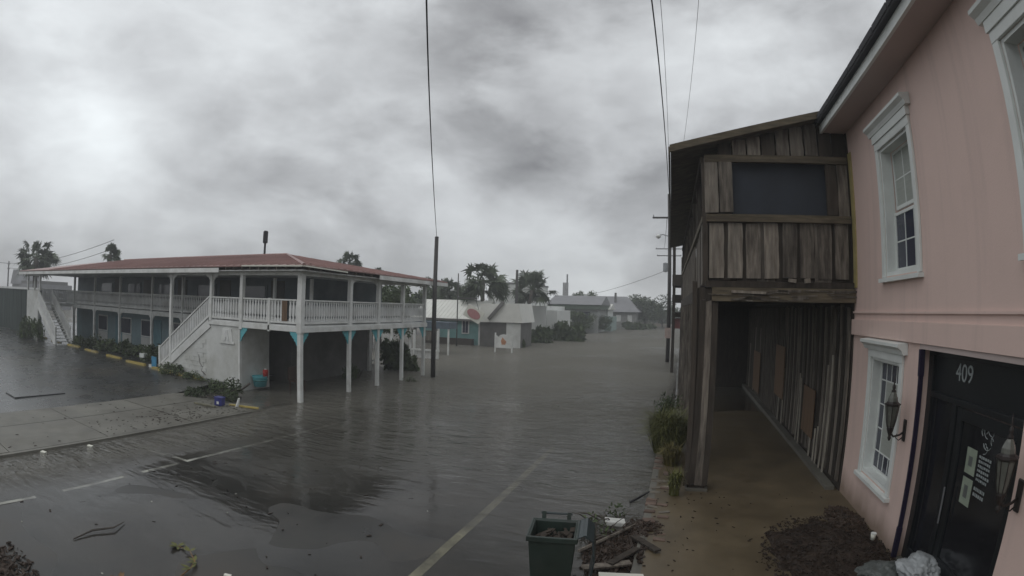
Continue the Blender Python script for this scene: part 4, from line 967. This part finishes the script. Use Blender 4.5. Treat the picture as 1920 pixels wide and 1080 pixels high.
tag(G().obox((-24.9, 15.9, .55), (.35, .3, .22), (0, 0, .2)).build('white_box', trim_white), 'small white box among the shrubs before the motel', 'box')
# litter
def litter(name, spots, n, label, material, smin, smax, seed):
    r = random.Random(seed); g = G()
    for k in range(n):
        x0, x1, y0, y1, fz = spots[r.randrange(len(spots))]; x, y = r.uniform(x0, x1), r.uniform(y0, y1); z = fz(x, y) + .006
        s_ = r.uniform(smin, smax); g.obox((x, y, z + .004), (s_, s_ * r.uniform(.15, .5), .008), (r.uniform(-.1, .1), r.uniform(-.15, .15), r.uniform(0, 3.14)))
    o = g.build(name, material); tag(o, kind='stuff'); return o
litter('leaf_litter', [(-17, -13.1, 2, 13, lwalk_z), (-15, -13.1, 8, 13, lwalk_z), (-13.0, -11, 3, 12, road_z), (-13.0, -4, 3, 11, road_z), (-14.6, -13.1, 7, 12.6, lwalk_z), (-14.6, -13.1, 9, 12.6, lwalk_z)], 460, '', mulch, .015, .10, 21)
litter('leaf_litter', [(-.3, .6, 6, 12, rwalk_z), (.2, 3.4, 6, 11, rwalk_z), (1.3, 3.5, 6.5, 9, rwalk_z)], 150, '', mulch, .015, .06, 22)
litter('leaf_litter', [(-16, -4, 2, 12, lambda x, y: max(road_z(x, y), lwalk_z(x, y) if x < -13 else -1))], 25, '', white_board, .015, .04, 23)
# brick kerb edging at the boardwalk
g = thing('brick_edging', (-.1, 10, 0), 'row of loose worn bricks along the boardwalk kerb', 'edging')
bm_ = G().box(-.1, .1, -.05, .05, 0, .07); bme = bpy.data.meshes.new('brick'); bme.from_pydata(bm_.v, [], bm_.f); bme.materials.append(brick_red)
bme2 = bme.copy(); bme2.materials[0] = mat('mud_concrete', (.18, .16, .13), .7, .3, 5, rnd=.3)
for k in range(46):
    y = 8.0 + k * .125
    for j in range(2):
        if R.random() < .55: continue
        o = piece('brick', bme2 if R.random() < .45 else bme, g, (-.28 + j * .22 + R.uniform(-.03, .03), y, rwalk_z(-.2, y) - .055 + R.uniform(-.015, .02)), (1, 1, 1), (R.uniform(-.1, .1), R.uniform(-.1, .1), R.uniform(-.3, .3)))

# ------------------------------------------------------------------ far left: dark fence, wires, pole
fn = thing('dark_fence', (-55, 16.4, 0), 'tall dark board fence with a pale cap left of the motel', 'fence')
fm = mat('fence_dark', (.04, .055, .05), .8, .3, 1.2, stretch=(3, 3, .6), rnd=.15); fpl = unit_plank('board', fm, 5)
for k in range(60):
    piece('board', fpl, fn, (-41.7 - k * .5, 16.4 + R.uniform(-.01, .01), 0), (.48, .04, 3.6))
box('cap_rail', white_rail, fn, -72, -41.45, 16.3, 16.5, 3.62, 3.78)
hs = thing('far_house', (-118, 40, 0), 'small grey house roof above the dark fence', 'house')
G().prism([(-122, 4.5), (-116.5, 4.5), (-118.2, 7.4), (-120.3, 7.4)], 'y', 40, 46).build('roof', grey_roof, hs); box('wall', grey_roof, hs, -122, -104, 40.5, 48, 0, 4.6); box('ridge', dark_wall, hs, -104, -122, 41, 47, 4.6, 5.2)
def utility_pole(name, x, y, z0, z1, r0, label, arms=(), group=None):
    T = thing(name, (x, y, z0), label, 'utility pole', group)
    G().tube([(x, y, z0), (x, y, (z0 + z1) / 2), (x, y, z1)], [r0, r0 * .9, r0 * .8], 10).build('pole', pole_wood, T, True)
    for (z, a, b) in arms:
        am = G().box(x + a, x + b, y - .06, y + .06, z - .06, z + .06).build('crossarm', pole_wood, T)
        for xx in (x + a + .08, x + b - .08): G().lathe([(.04, 0), (.05, .06), (.03, .16)], (xx, y, z + .06), 6).build('insulator', steel, am)
    return T
UG = 'utility poles'
utility_pole('utility_pole', -124, 40, 0, 9.2, .2, 'thin pole with wires above the dark fence, far left', ((8.6, -.9, .9), (7.6, -.9, .9)), UG)
utility_pole('utility_pole', -12.13, 24.6, -.7, 7.2, .125, 'bare utility pole standing in the flood at the motel end', (), UG)
pr = utility_pole('utility_pole', -.72, 39, -.6, 12.2, .15, 'utility pole with street lamp along the wooden balcony edge', ((10.45, -1.25, .25),), UG)
# lamp and meter box on it
lm = G().tube([(-.72, 39, 9.05), (-1.2, 39, 9.2), (-1.55, 39, 9.15)], .035, 6).build('lamp_arm', steel, pr); G().lathe([(.05, .0), (.2, -.1), (.17, -.22), (.05, -.3)], (-1.55, 39, 9.2), 10).build('lamp_head', mat('lamp_white', (.75, .76, .72), .3), lm)
box('notice_plate', mat('pinkish_sign', (.45, .36, .33), .7), pr, -.98, -.52, 38.75, 38.8, 1.7, 2.45)
p2 = utility_pole('utility_pole', -1.5, 78, -.6, 13.5, .18, 'second utility pole with crossarms and a transformer down the street', ((12.6, -2.0, 2.0), (11.6, -1.8, 1.8)), UG)
G().lathe([(.1, 9.2), (.36, 9.3), (.36, 10.5), (.1, 10.6)], (-2.05, 78, 0), 10).build('transformer', steel, p2)
utility_pole('utility_pole', -17.3, 55, -.6, 7.7, .17, 'bare dark pole between the two palms', (), UG)
utility_pole('utility_pole', -19.6, 44.5, -.6, 6.6, .06, 'thin pole carrying the sign by the teal cottage', ((4.35, 0, 1.9),), UG)
def wire(p, q, sag, r_, label, group, n=14):
    p, q = Vector(p), Vector(q); pts = []
    for i in range(n + 1):
        f = i / n; v = p.lerp(q, f); v.z -= 4 * sag * f * (1 - f); pts.append(v)
    o = G().tube(pts, r_, 5).build('overhead_wire', cable_black, smooth=True); tag(o, label, 'wire', group)
WG = 'overhead wires'
def along(px, py, dist): 
    d = pixdir(px, py); return Vector((0, 0, HC)) + d * dist
wire((-12.13, 24.6, 7.15), (-2.78, 4.89, 7.6), .05, .013, 'black service wire running to the bare pole in the flood', WG)
wire((-.72, 39, 12.1), (-0.38, 11.06, 11.5), .25, .022, 'thick dark wire dropping towards the pole beside the wooden balcony', WG, 20)
wire((-.72, 39, 11.6), (-0.15, 11.09, 11.5), .3, .008, 'thin pale wire just right of the thick one', WG)
wire((-.55, 39, 10.5), (0.8, 10.44, 11.0), .2, .006, 'faint thin wire farthest right over the street', WG)
wire((-124.9, 40, 8.75), (-170, 20, 14), .6, .05, 'wire from the far pole rising out of view at left', WG)
wire((-123.2, 40, 8.75), (-74, 41, 11.3), 1.1, .04, 'upper wire sagging behind the big palm', WG)
wire((-123.2, 40, 7.75), (-74, 41.4, 10.2), 1.2, .04, 'lower wire sagging behind the big palm', WG)
wire((-2.3, 78, 12.7), (-.9, 39, 10.5), .6, .02, 'wire linking the two street poles, upper', WG)
wire((-1.6, 78, 9.6), (-20, 112, 6.5), .4, .03, 'wire from the transformer pole towards the far trees', WG)

# ------------------------------------------------------------------ cottage, shed and far buildings
ct = thing('teal_cottage', (-21, 50, -.6), 'teal cottage with a white metal roof standing in the flood', 'cottage')
wallg = G().box(-24.2, -18.35, 47, 53, -.7, 2.35).build('wall', cottage_teal, ct)
cl_ = G()
for k in range(14): cl_.box(-24.22, -18.33, 46.985, 46.998, -.5 + k * .2, -.5 + k * .2 + .185)
tag(cl_.build('clapboards', cottage_teal, wallg), kind='stuff')
box('skirt', old_wood_dark, ct, -24.1, -18.9, 46.4, 46.98, -.7, .55)
g = G(); g.prism([(46.6, 2.3), (50.0, 4.1), (53.4, 2.3), (53.4, 2.42), (50, 4.24), (46.6, 2.42)], 'x', -25.6, -18.1); cr_ = g.build('roof', white_metal, ct)
g = G()
for k in range(18): g.beam((-25.4 + k * .42, 46.6, 2.44), (-25.4 + k * .42, 50, 4.25), .03, .03)
tag(g.build('roof_seams', white_metal, cr_), kind='stuff')
box('fascia', dark_wall, ct, -25.6, -18.1, 46.56, 46.6, 2.2, 2.4)
wd_ = box('window', white_paint, ct, -20.15, -19.4, 46.9, 46.98, 1.0, 2.28); box('pane', pane_dark, wd_, -20.05, -19.8, 46.86, 46.9, 1.1, 2.2); box('pane', pane_dark, wd_, -19.75, -19.5, 46.86, 46.9, 1.1, 2.2)
dd = box('door', dark_wall, ct, -23.3, -22.75, 46.9, 46.98, .3, 2.2); box('door_frame', white_paint, ct, -22.72, -22.5, 46.9, 46.98, .3, 2.25)
box('corner_board', white_paint, ct, -18.45, -18.3, 46.93, 47.05, -.6, 2.3)
ps = thing('crate_planter', (-22.7, 45, 0), 'pale box standing by the teal cottage door', 'box'); box('body', old_wood_pale, ps, -23.0, -22.1, 45, 45.6, .3, 1.15); box('lid', old_wood, ps, -23.05, -22.05, 44.95, 45.65, 1.15, 1.22)
sh = thing('shed', (-16, 48, -.6), 'dark sided shed with a white gable roof next to the teal cottage', 'shed')
box('wall', dark_wall, sh, -18.0, -14.1, 46.2, 50, -.7, 2.25)
g = G(); g.box(-15.4, -14.05, 46.12, 46.19, -.6, 2.2); g.build('pale_panel', white_block, sh)
g = G(); g.prism([(-18.25, 2.2), (-16.0, 2.25), (-13.85, 2.25), (-14.2, 4.0), (-17.8, 3.9)], 'y', 45.9, 50.2); g.build('roof', white_metal, sh)
G().beam((-17.0, 45.7, 2.5), (-15.6, 45.7, 4.1), .18, .3).build('roof_valley', dark_wall, sh)
# hanging sign
hg = thing('hanging_sign', (-18.3, 43.9, 2.5), 'white sign with a faded red oval hanging tilted from the thin pole', 'sign')
g = G(); g.obox((-17.85, 44.2, 2.95), (1.75, .06, 1.15), (0, rad(28), 0)); g.build('board', white_board, hg)
oval = G(); Mx = Euler((0, rad(28), 0)).to_matrix(); n = 20
V = [Vector((-17.85, 44.16, 2.95)) + Mx @ Vector((.68 * math.cos(2 * math.pi * k / n), dy, .40 * math.sin(2 * math.pi * k / n))) for dy in (0, -.03) for k in range(n)]
oval.add(V, [tuple(range(n, 2 * n)), *[(k, (k + 1) % n, (k + 1) % n + n, k + n) for k in range(n)]]); oval.build('red_oval', sign_red, hg)
G().tube([(-18.4, 44.2, 3.35), (-18.6, 44.3, 4.3)], .02, 5).build('chain', cable_black, hg); G().tube([(-17.3, 44.2, 3.1), (-17.75, 44.3, 4.3)], .02, 5).build('chain', cable_black, hg)
nbd = thing('notice_board', (-14, 41, -.5), 'white notice board with a scalloped top on two posts in the flood', 'notice board')
y = 41.0; pf = [(-14.55, .35), (-13.25, .35), (-13.25, 1.35), (-13.45, 1.2), (-13.6, 1.38), (-13.9, 1.45), (-14.2, 1.38), (-14.35, 1.2), (-14.55, 1.35)]
G().prism(pf, 'y', y, y + .06).build('board', white_paint, nbd)
for xx in (-14.62, -13.18): box('post', white_paint, nbd, xx - .05, xx + .05, y - .03, y + .09, -.7, 1.55)
box('ledge', white_paint, nbd, -14.6, -13.2, y - .04, y, .32, .45)
G().prism([(-14.05, .6), (-13.75, .6), (-13.65, .85), (-13.85, 1.05), (-14.0, 1.2), (-14.12, .9)], 'y', y - .02, y - .002).build('orange_figure', orange_paint, nbd)
lf = thing('low_white_fence', (-17, 31, -.5), 'low white board fence seen under the motel balcony', 'fence')
for k in range(9): box('board', white_rail, lf, -19.6 + k * .42, -19.6 + k * .42 + .38, 33, 33.04, -.3, .55)
for k in range(3): box('post', white_paint, lf, -19.7 + k * 1.85, -19.58 + k * 1.85, 32.92, 33.1, -.6, 1.9)
box('rail', white_paint, lf, -19.7, -15.8, 32.94, 32.99, .45, .6)
ba = thing('blue_awning', (-18, 36, 0), 'blue grey awning beyond the motel lower posts', 'awning'); box('canopy', mat('awning_blue', (.11, .14, .17), .7), ba, -20, -16.5, 36, 37.5, 1.9, 2.4); 
for xx in (-19.8, -16.6): box('post', white_paint, ba, xx - .06, xx + .06, 36.1, 36.2, -.6, 1.9)
# white flat roofed building
fw = thing('white_building', (-21, 62, -.6), 'white two storey flat roofed building behind the palms', 'building')
offw = mat('far_white', (.66, .67, .65), .8, .08, .5, dirt=(.55, .56, .53), dscale=.4)
box('wall', offw, fw, -24.5, -15.2, 60, 70, -.7, 3.9); box('upper_wall', offw, fw, -22.5, -17.6, 60.3, 70, 3.901, 6.4); box('parapet', grey_roof, fw, -22.6, -17.5, 60.2, 70, 6.402, 6.6)
box('annex_wall', offw, fw, -15.19, -14.0, 60.5, 68, -.7, 3.4)
fh = thing('green_roofed_building', (-19, 84, -.6), 'long building with dark green eaves beyond the white building', 'building')
box('wall', mat('far_grey', (.34, .35, .34), .8, .1, .4), fh, -20, -12.5, 82, 92, -.7, 3.6); box('eave', mat('far_green', (.10, .13, .10), .8), fh, -20.5, -12, 81.4, 92, 3.601, 4.3); g = G(); g.prism([(81.2, 4.302), (87, 5.8), (93, 4.302)], 'x', -20.6, -11.9); g.build('roof', grey_roof, fh)
box('window_band', white_paint, fh, -19.6, -13, 81.9, 81.98, 1.6, 1.9)
for xx in (-19.3, -17.2, -15.1): box('window', pane_dark, fh, xx, xx + 1.4, 81.9, 81.98, 2.0, 3.2)
cm_ = thing('chimney_tower', (-21.5, 100, 0), 'slender grey tower above the far roofs', 'tower'); box('shaft', mat('far_tower', (.36, .36, .36), .8), cm_, -22.2, -21.3, 100, 101, 0, 8.6); box('mast', steel, cm_, -21.55, -21.3, 100.2, 100.5, 8.6, 10.2)
th = thing('aqua_house', (-12.5, 92, -.6), 'pale aqua house at the waterline far down the street', 'house')
box('wall', mat('pale_aqua', (.30, .38, .36), .8, .1, 1), th, -16.5, -11.3, 90, 97, -.7, 2.4); box('upper_wall', offw, th, -15.9, -12, 90.2, 97, 2.401, 3.6); g = G(); g.prism([(89.6, 3.602), (93.5, 4.6), (97.5, 3.602)], 'x', -16.2, -11.6); g.build('roof', white_metal, th)
box('door', white_paint, th, -14.2, -13.3, 89.9, 89.98, -.2, 2.0)
gh = thing('grey_house', (-11, 105, -.4), 'far house under a broad grey hip roof', 'house')
box('wall', mat('far_beige', (.28, .28, .27), .8), gh, -16.5, -8.3, 104, 112, -.7, 3.2); g = G(); g.add([(-17.2, 103.2, 3.2), (-7.6, 103.2, 3.2), (-7.6, 113, 3.2), (-17.2, 113, 3.2), (-14.8, 108, 6.3), (-10.5, 108, 6.3)], [(0, 1, 5, 4), (1, 2, 5), (2, 3, 4, 5), (3, 0, 4), (0, 3, 2, 1)]); g.build('roof', grey_roof, gh)
for xx in (-12.2, -10.0): box('window', white_paint, gh, xx, xx + .9, 103.9, 103.98, 1.3, 2.6)
box('chimney', dark_wall, gh, -12.9, -12.5, 106, 106.4, 5, 7)
# treeline closing the view
def treeline(name, x0, x1, y, h, n, seed):
    r = random.Random(seed); L = []
    x = x0
    while x < x1: L.append(((x, y + r.uniform(-3, 3), r.uniform(.2, .8) * h), h * r.uniform(.35, .6))); x += h * .35
    me = leaf_mesh(name, clump_pts(L), n, .5, leaf, seed); o = bpy.data.objects.new(name, me); C.objects.link(o); tag(o, kind='stuff')
treeline('distant_woods', -75, 40, 150, 4.2, 9000, 3)

# ------------------------------------------------------------------ foreground
wbn = thing('wheelie_bin', (-1.3, 6.3, -.05), 'dark green wheeled bin with its lid flung open', 'bin')
Mr = Matrix.Rotation(rad(8), 3, 'Z'); cx, cy = -1.33, 6.02
def rp(x, y, z): v = Mr @ Vector((x, y, 0)); return (cx + v.x, cy + v.y, z)
b0, b1 = .22, .285
g = G(); zb, zt = .0, 1.0
V = [rp(-b0, -b0, zb), rp(b0, -b0, zb), rp(b0, b0, zb), rp(-b0, b0, zb), rp(-b1, -b1, zt), rp(b1, -b1, zt), rp(b1, b1, zt), rp(-b1, b1, zt),
     rp(-b1 + .03, -b1 + .03, zt), rp(b1 - .03, -b1 + .03, zt), rp(b1 - .03, b1 - .03, zt), rp(-b1 + .03, b1 - .03, zt), rp(-b0 + .03, -b0 + .03, .06), rp(b0 - .03, -b0 + .03, .06), rp(b0 - .03, b0 - .03, .06), rp(-b0 + .03, b0 - .03, .06)]
g.add(V, [(0, 3, 2, 1), (0, 1, 5, 4), (1, 2, 6, 5), (2, 3, 7, 6), (3, 0, 4, 7), (4, 5, 9, 8), (5, 6, 10, 9), (6, 7, 11, 10), (7, 4, 8, 11), (8, 9, 13, 12), (9, 10, 14, 13), (10, 11, 15, 14), (11, 8, 12, 15), (12, 13, 14, 15)])
bevel(g.build('body', bin_green, wbn), .015)
g = G()
for s_ in (-1, 1): g.beam(rp(-b1 - .02, s_ * (b1 + .008), zt - .03), rp(b1 + .02, s_ * (b1 + .008), zt - .03), .03, .07); g.beam(rp(s_ * (b1 + .008), -b1, zt - .03), rp(s_ * (b1 + .008), b1, zt - .03), .03, .07)
bevel(g.build('rim', bin_green, wbn), .008)
for s_ in (-1, 1):
    g = G(); g.beam(rp(s_ * .16, b1 + .03, zt - .05), rp(s_ * .16, b1 + .06, zt + .09), .05, .04); g.build('handle_lug', bin_green, wbn)
G().tube([rp(-.2, b1 + .07, zt + .06), rp(.2, b1 + .07, zt + .06)], .016, 8).build('handle', bin_lid, wbn)
g = G(); n = 6; pts = [(b1 + .03, zt + .02), (b1 + .12, zt + .05), (b1 + .21, zt - .03), (b1 + .24, zt - .3), (b1 + .2, zt - .62)]
for i in range(len(pts) - 1):
    (xa, za), (xb, zb2) = pts[i], pts[i + 1]
    g.add([rp(xa, -b1, za), rp(xb, -b1, zb2), rp(xb, b1, zb2), rp(xa, b1, za), rp(xa - .02, -b1, za - .025), rp(xb - .025, -b1, zb2), rp(xb - .025, b1, zb2), rp(xa - .02, b1, za - .025)], [(0, 1, 2, 3), (7, 6, 5, 4), (0, 4, 5, 1), (2, 6, 7, 3), (1, 5, 6, 2), (3, 7, 4, 0)])
g.build('lid', bin_lid, wbn)
for s_ in (-1, 1): G().tube([rp(s_ * .25, b0 + .05, .1), rp(s_ * .3, b0 + .05, .1)], .1, 14).build('wheel', rubber, wbn)
g = G(); r = random.Random(91)
for k in range(45):
    q = rp(r.uniform(-.22, .22), r.uniform(-.22, .22), .80 + r.uniform(0, .12)); g.obox(q, (r.uniform(.05, .22), r.uniform(.02, .07), .015), (r.uniform(-.6, .6), r.uniform(-.6, .6), r.uniform(0, 3)))
tag(g.build('bin_contents', old_wood_dark, wbn), kind='stuff')
# palm litter and white board at the frame's foot
pd = thing('palm_debris', (-.95, 5.0, 0), 'heap of dead brown palm leaves in front of the bin', 'palm debris')
r = random.Random(44); g = G()
for k in range(150):
    a = r.uniform(0, 6.28); p = Vector((-1.05 + r.gauss(0, .22), 5.3 + r.gauss(0, .2), r.uniform(.02, .42))); d = Vector((math.cos(a), math.sin(a), r.uniform(-.3, .35))); L_ = r.uniform(.15, .45); sd_ = Vector((-math.sin(a), math.cos(a), 0)) * r.uniform(.008, .02)
    mid = p + d * L_ * .5 + Vector((0, 0, .05)); g.add([p - sd_ * .4, p + sd_ * .4, mid + sd_, mid - sd_, p + d * L_], [(0, 1, 2, 3), (3, 2, 4)])
tag(g.build('dead_leaves', leaf_dead, pd, fix=False), kind='stuff')
G().tube([(-1.3, 5.2, .1), (-.9, 5.3, .3), (-.6, 5.45, .25)], [.03, .025, .012], 6).build('stalk', bark, pd)
g = G(); g.obox((-.44, 6.35, .12), (.62, .75, .03), (rad(-4), rad(3), rad(12))); tag(bevel(g.build('discarded_sheet', white_board), .006), 'white flat panel lying at the kerb beside the bin', 'panel')
g = G(); g.obox((-.87, 8.8, .0), (.36, .22, .09), (0, .08, .2)); tag(bevel(g.build('white_slab', white_paint), .02), 'small white foam slab washed up at the kerb', 'slab')
g = G(); g.tube([(-1.25, 7.45, .02), (-.9, 7.95, .06), (-.5, 8.65, .05)], [.03, .028, .022], 6); tag(g.build('pale_stick', old_wood_pale), 'long pale stick lying across the kerb debris', 'stick')
g = G(); g.tube([(-.72, 9.95, -.03), (-.55, 10.15, .02), (-.38, 10.4, .06)], [.02, .025, .015], 6); tag(g.build('dark_stick', cable_black), 'short black stick at the water edge by the kerb', 'stick')
def heap(name, cx, cy, rx, ry, h, seed, material, chips, fz, label=None, chipsize=(.03, .12)):
    r = random.Random(seed); g = G(); na, nr = 40, 12; V = [(cx, cy, fz(cx, cy) + h)]; F = []
    edge = [1 + .28 * mnoise.noise(Vector((math.cos(2 * math.pi * k / na) * 1.6, math.sin(2 * math.pi * k / na) * 1.6, seed))) + .1 * r.uniform(-1, 1) for k in range(na)]
    for i in range(1, nr + 1):
        f = i / nr
        for k in range(na):
            a = 2 * math.pi * k / na; x, y = cx + rx * f * edge[k] * math.cos(a), cy + ry * f * edge[k] * math.sin(a)
            z = fz(x, y) + h * (1 - f ** 1.6) * (1 + .5 * mnoise.noise(Vector((x * 3, y * 3, seed)))) + .02 * r.uniform(-1, 1) * (f < 1) - .012 * (f == 1); V.append((x, y, z))
    for k in range(na): F.append((0, 1 + k, 1 + (k + 1) % na))
    for i in range(nr - 1):
        for k in range(na): F.append((1 + i * na + k, 1 + (i + 1) * na + k, 1 + (i + 1) * na + (k + 1) % na, 1 + i * na + (k + 1) % na))
    g.add(V, F)
    for _ in range(chips):
        a, q = r.uniform(0, 6.28), r.random() ** .5 * 1.12; x, y = cx + rx * q * math.cos(a), cy + ry * q * math.sin(a); f = min(1, q)
        z = fz(x, y) + h * (1 - f ** 1.6) + .015; s_ = r.uniform(*chipsize); g.obox((x, y, z), (s_, s_ * r.uniform(.2, .5), s_ * .25), (r.uniform(-.6, .6), r.uniform(-.6, .6), r.uniform(0, 3)))
    o = g.build(name, material, fix=True); tag(o, kind='stuff'); return o
heap('mulch_debris', 2.72, 7.7, 1.05, 1.45, .12, 3, mulch, 2200, rwalk_z, None, (.012, .065))
heap('mulch_debris', 3.3, 9.0, .32, .75, .10, 4, mulch, 350, rwalk_z)
heap('kerb_debris', -.72, 7.6, .42, .9, .06, 5, mulch, 420, lambda x, y: max(rwalk_z(x, y) if x > -.35 else -.05, -.05))
heap('kerb_debris', -.35, 8.6, .32, .35, .05, 6, mulch, 150, lambda x, y: .0)
heap('leaf_mound', -7.7, 1.5, 1.2, .8, .10, 7, mulch, 500, road_z)
for x, y, lb in ((3.44, 7.9, 'white paper cup on the mulch by the pink wall'),):
    T = thing('paper_cup', (x, y, .15), lb, 'cup'); G().lathe([(.035, 0), (.05, .11), (.046, .11), (.033, .02)], (x, y, .16), 12).build('body', white_board, T, True); G().lathe([(.052, .108), (.052, .118), (.048, .118)], (x, y, .16), 12).build('rim', trim_white, T)
kb = thing('fallen_branch', (-1.0, 8.6, 0), 'tangle of dark twigs at the flooded kerb behind the bin', 'branch')
g = G(); r = random.Random(18)
for k in range(34):
    a = r.uniform(0, 6.28); L_ = r.uniform(.2, .6); p = Vector((-1.05 + r.uniform(-.35, .35), 8.45 + r.uniform(-.6, .7), -.03)); d = Vector((math.cos(a), math.sin(a), r.uniform(.0, .6)))
    g.tube([p, p + d * L_ * .5 + Vector((0, 0, .04)), p + d * L_], [.014, .01, .004], 4)
g.build('twigs', bark, kb)
me = leaf_mesh('leaves', clump_pts([((-1.2, 8.6, .05), .22), ((-.9, 9.1, .05), .2), ((-1.0, 8.2, .05), .25)]), 160, .04, leaf, 19); o = bpy.data.objects.new('leaves', me); C.objects.link(o); o.parent = kb; o.location = -kb.location
for q, e, lb in (((-.75, 7.0, .06), (.1, .05, .55), 'grey board lying among the kerb debris by the bin'), ((-.55, 7.35, .07), (-.05, .03, 1.1), 'short board crossing the grey one in the kerb debris'), ((-.28, 7.9, .06), (0, .06, 2.2), 'brown board at the inner edge of the kerb debris')):
    g = G(); g.obox(q, (.75, .12, .03), e); tag(g.build('loose_plank', old_wood_dark if q[0] > -.7 else old_wood), lb, 'plank')
# bags at the shop door
def crumple(name, c, s_, material, seed, label, cat):
    import bmesh
    bm = bmesh.new(); bmesh.ops.create_icosphere(bm, subdivisions=5, radius=1)
    for v in bm.verts:
        n1_ = mnoise.noise(v.co * 1.4 + Vector((seed, 0, 0))); n2_ = abs(mnoise.noise(v.co * 3.5 + Vector((0, seed, 0)))); k = 1 + .28 * n1_ - .34 * n2_ - .16 * abs(mnoise.noise(v.co * 8 + Vector((seed, seed, 0))))
        v.co = Vector((v.co.x * s_[0] * k, v.co.y * s_[1] * k, max(-.6, v.co.z) * s_[2] * k))
    me = bpy.data.meshes.new(name); bm.to_mesh(me); bm.free(); me.polygons.foreach_set('use_smooth', [True] * len(me.polygons)); me.materials.append(material)
    o = bpy.data.objects.new(name, me); C.objects.link(o); o.location = c; tag(o, label, cat); return o
crumple('plastic_bag', (3.62, 6.35, .32), (.34, .42, .22), plastic_bag, 3.3, 'crumpled translucent plastic bag at the shop door', 'bag')
crumple('sand_bag', (3.25, 6.75, .12), (.42, .35, .18), bag_grey, 7.1, 'grey sandbag under the crumpled plastic bag', 'sandbag')
crumple('sand_bag', (3.55, 6.1, .14), (.35, .45, .2), bag_grey, 2.1, 'dark sandbag behind the crumpled plastic bag by the door', 'sandbag')
# twigs with leaves on the road
def sprig(x, y, label, seed, material=leaf_bright, s_=1):
    r = random.Random(seed); T = thing('leafy_sprig', (x, y, 0), label, 'sprig'); z = road_z(x, y) + .02; a = r.uniform(0, 6.28)
    pts = [(x + s_ * .25 * i * math.cos(a + i * .25), y + s_ * .25 * i * math.sin(a + i * .25), z + .03 * (i % 2)) for i in range(5)]
    G().tube(pts, [.012, .01, .009, .007, .004], 5).build('stem', leaf_dead, T); g = G()
    for k in range(26):
        p = Vector(pts[r.randrange(1, 5)]); b = r.uniform(0, 6.28); d = Vector((math.cos(b), math.sin(b), r.uniform(0, .4))); sd_ = Vector((-math.sin(b), math.cos(b), 0)) * .03 * s_
        g.quad(p, p + d * .07 * s_ + sd_, p + d * .15 * s_, p + d * .07 * s_ - sd_)
    g.build('leaves', material, T, fix=False)
sprig(-5.75, 3.9, 'yellow green leafy twig lying on the wet road', 3); sprig(-6.1, 3.4, 'dull leafy twig nearest the picture bottom on the road', 5, leaf_dead)
g = G(); g.tube([(-7.85, 3.3, -.03), (-7.9, 3.7, 0), (-7.75, 4.05, .01), (-7.9, 4.35, -.02)], [.01, .018, .016, .006], 6); tag(g.build('dark_branch', bark), 'dark bent branch lying on the wet road', 'branch')
tag(G().obox((-5.3, 4.4, -.03), (.1, .06, .03), (0, .1, .5)).build('litter_scrap', white_board), 'tiny white scrap on the road near the bottom edge', 'litter')
for x, y, lb in ((-12.6, 6.2, 'white scrap in the gutter at the kerb puddle'), (-12.75, 4.9, 'pale scrap in the gutter left of the puddle')):
    tag(G().obox((x, y, -.05), (.14, .1, .05), (0, .1, .5)).build('litter_scrap', white_board), lb, 'litter')

# ------------------------------------------------------------------ rain haze
hz = G().box(-190, 60, -20, 165, -2.0, 17).build('haze', asphalt)
hm = bpy.data.materials.new('haze'); hm.use_nodes = True; t = hm.node_tree; t.nodes.clear()
ho = nd(t, 'ShaderNodeOutputMaterial'); pv = nd(t, 'ShaderNodeVolumePrincipled'); pv.inputs['Color'].default_value = (.86, .88, .9, 1); pv.inputs['Density'].default_value = .003
pv.inputs['Anisotropy'].default_value = .2
t.links.new(pv.outputs[0], ho.inputs['Volume']); hz.data.materials[0] = hm; tag(hz, kind='stuff')
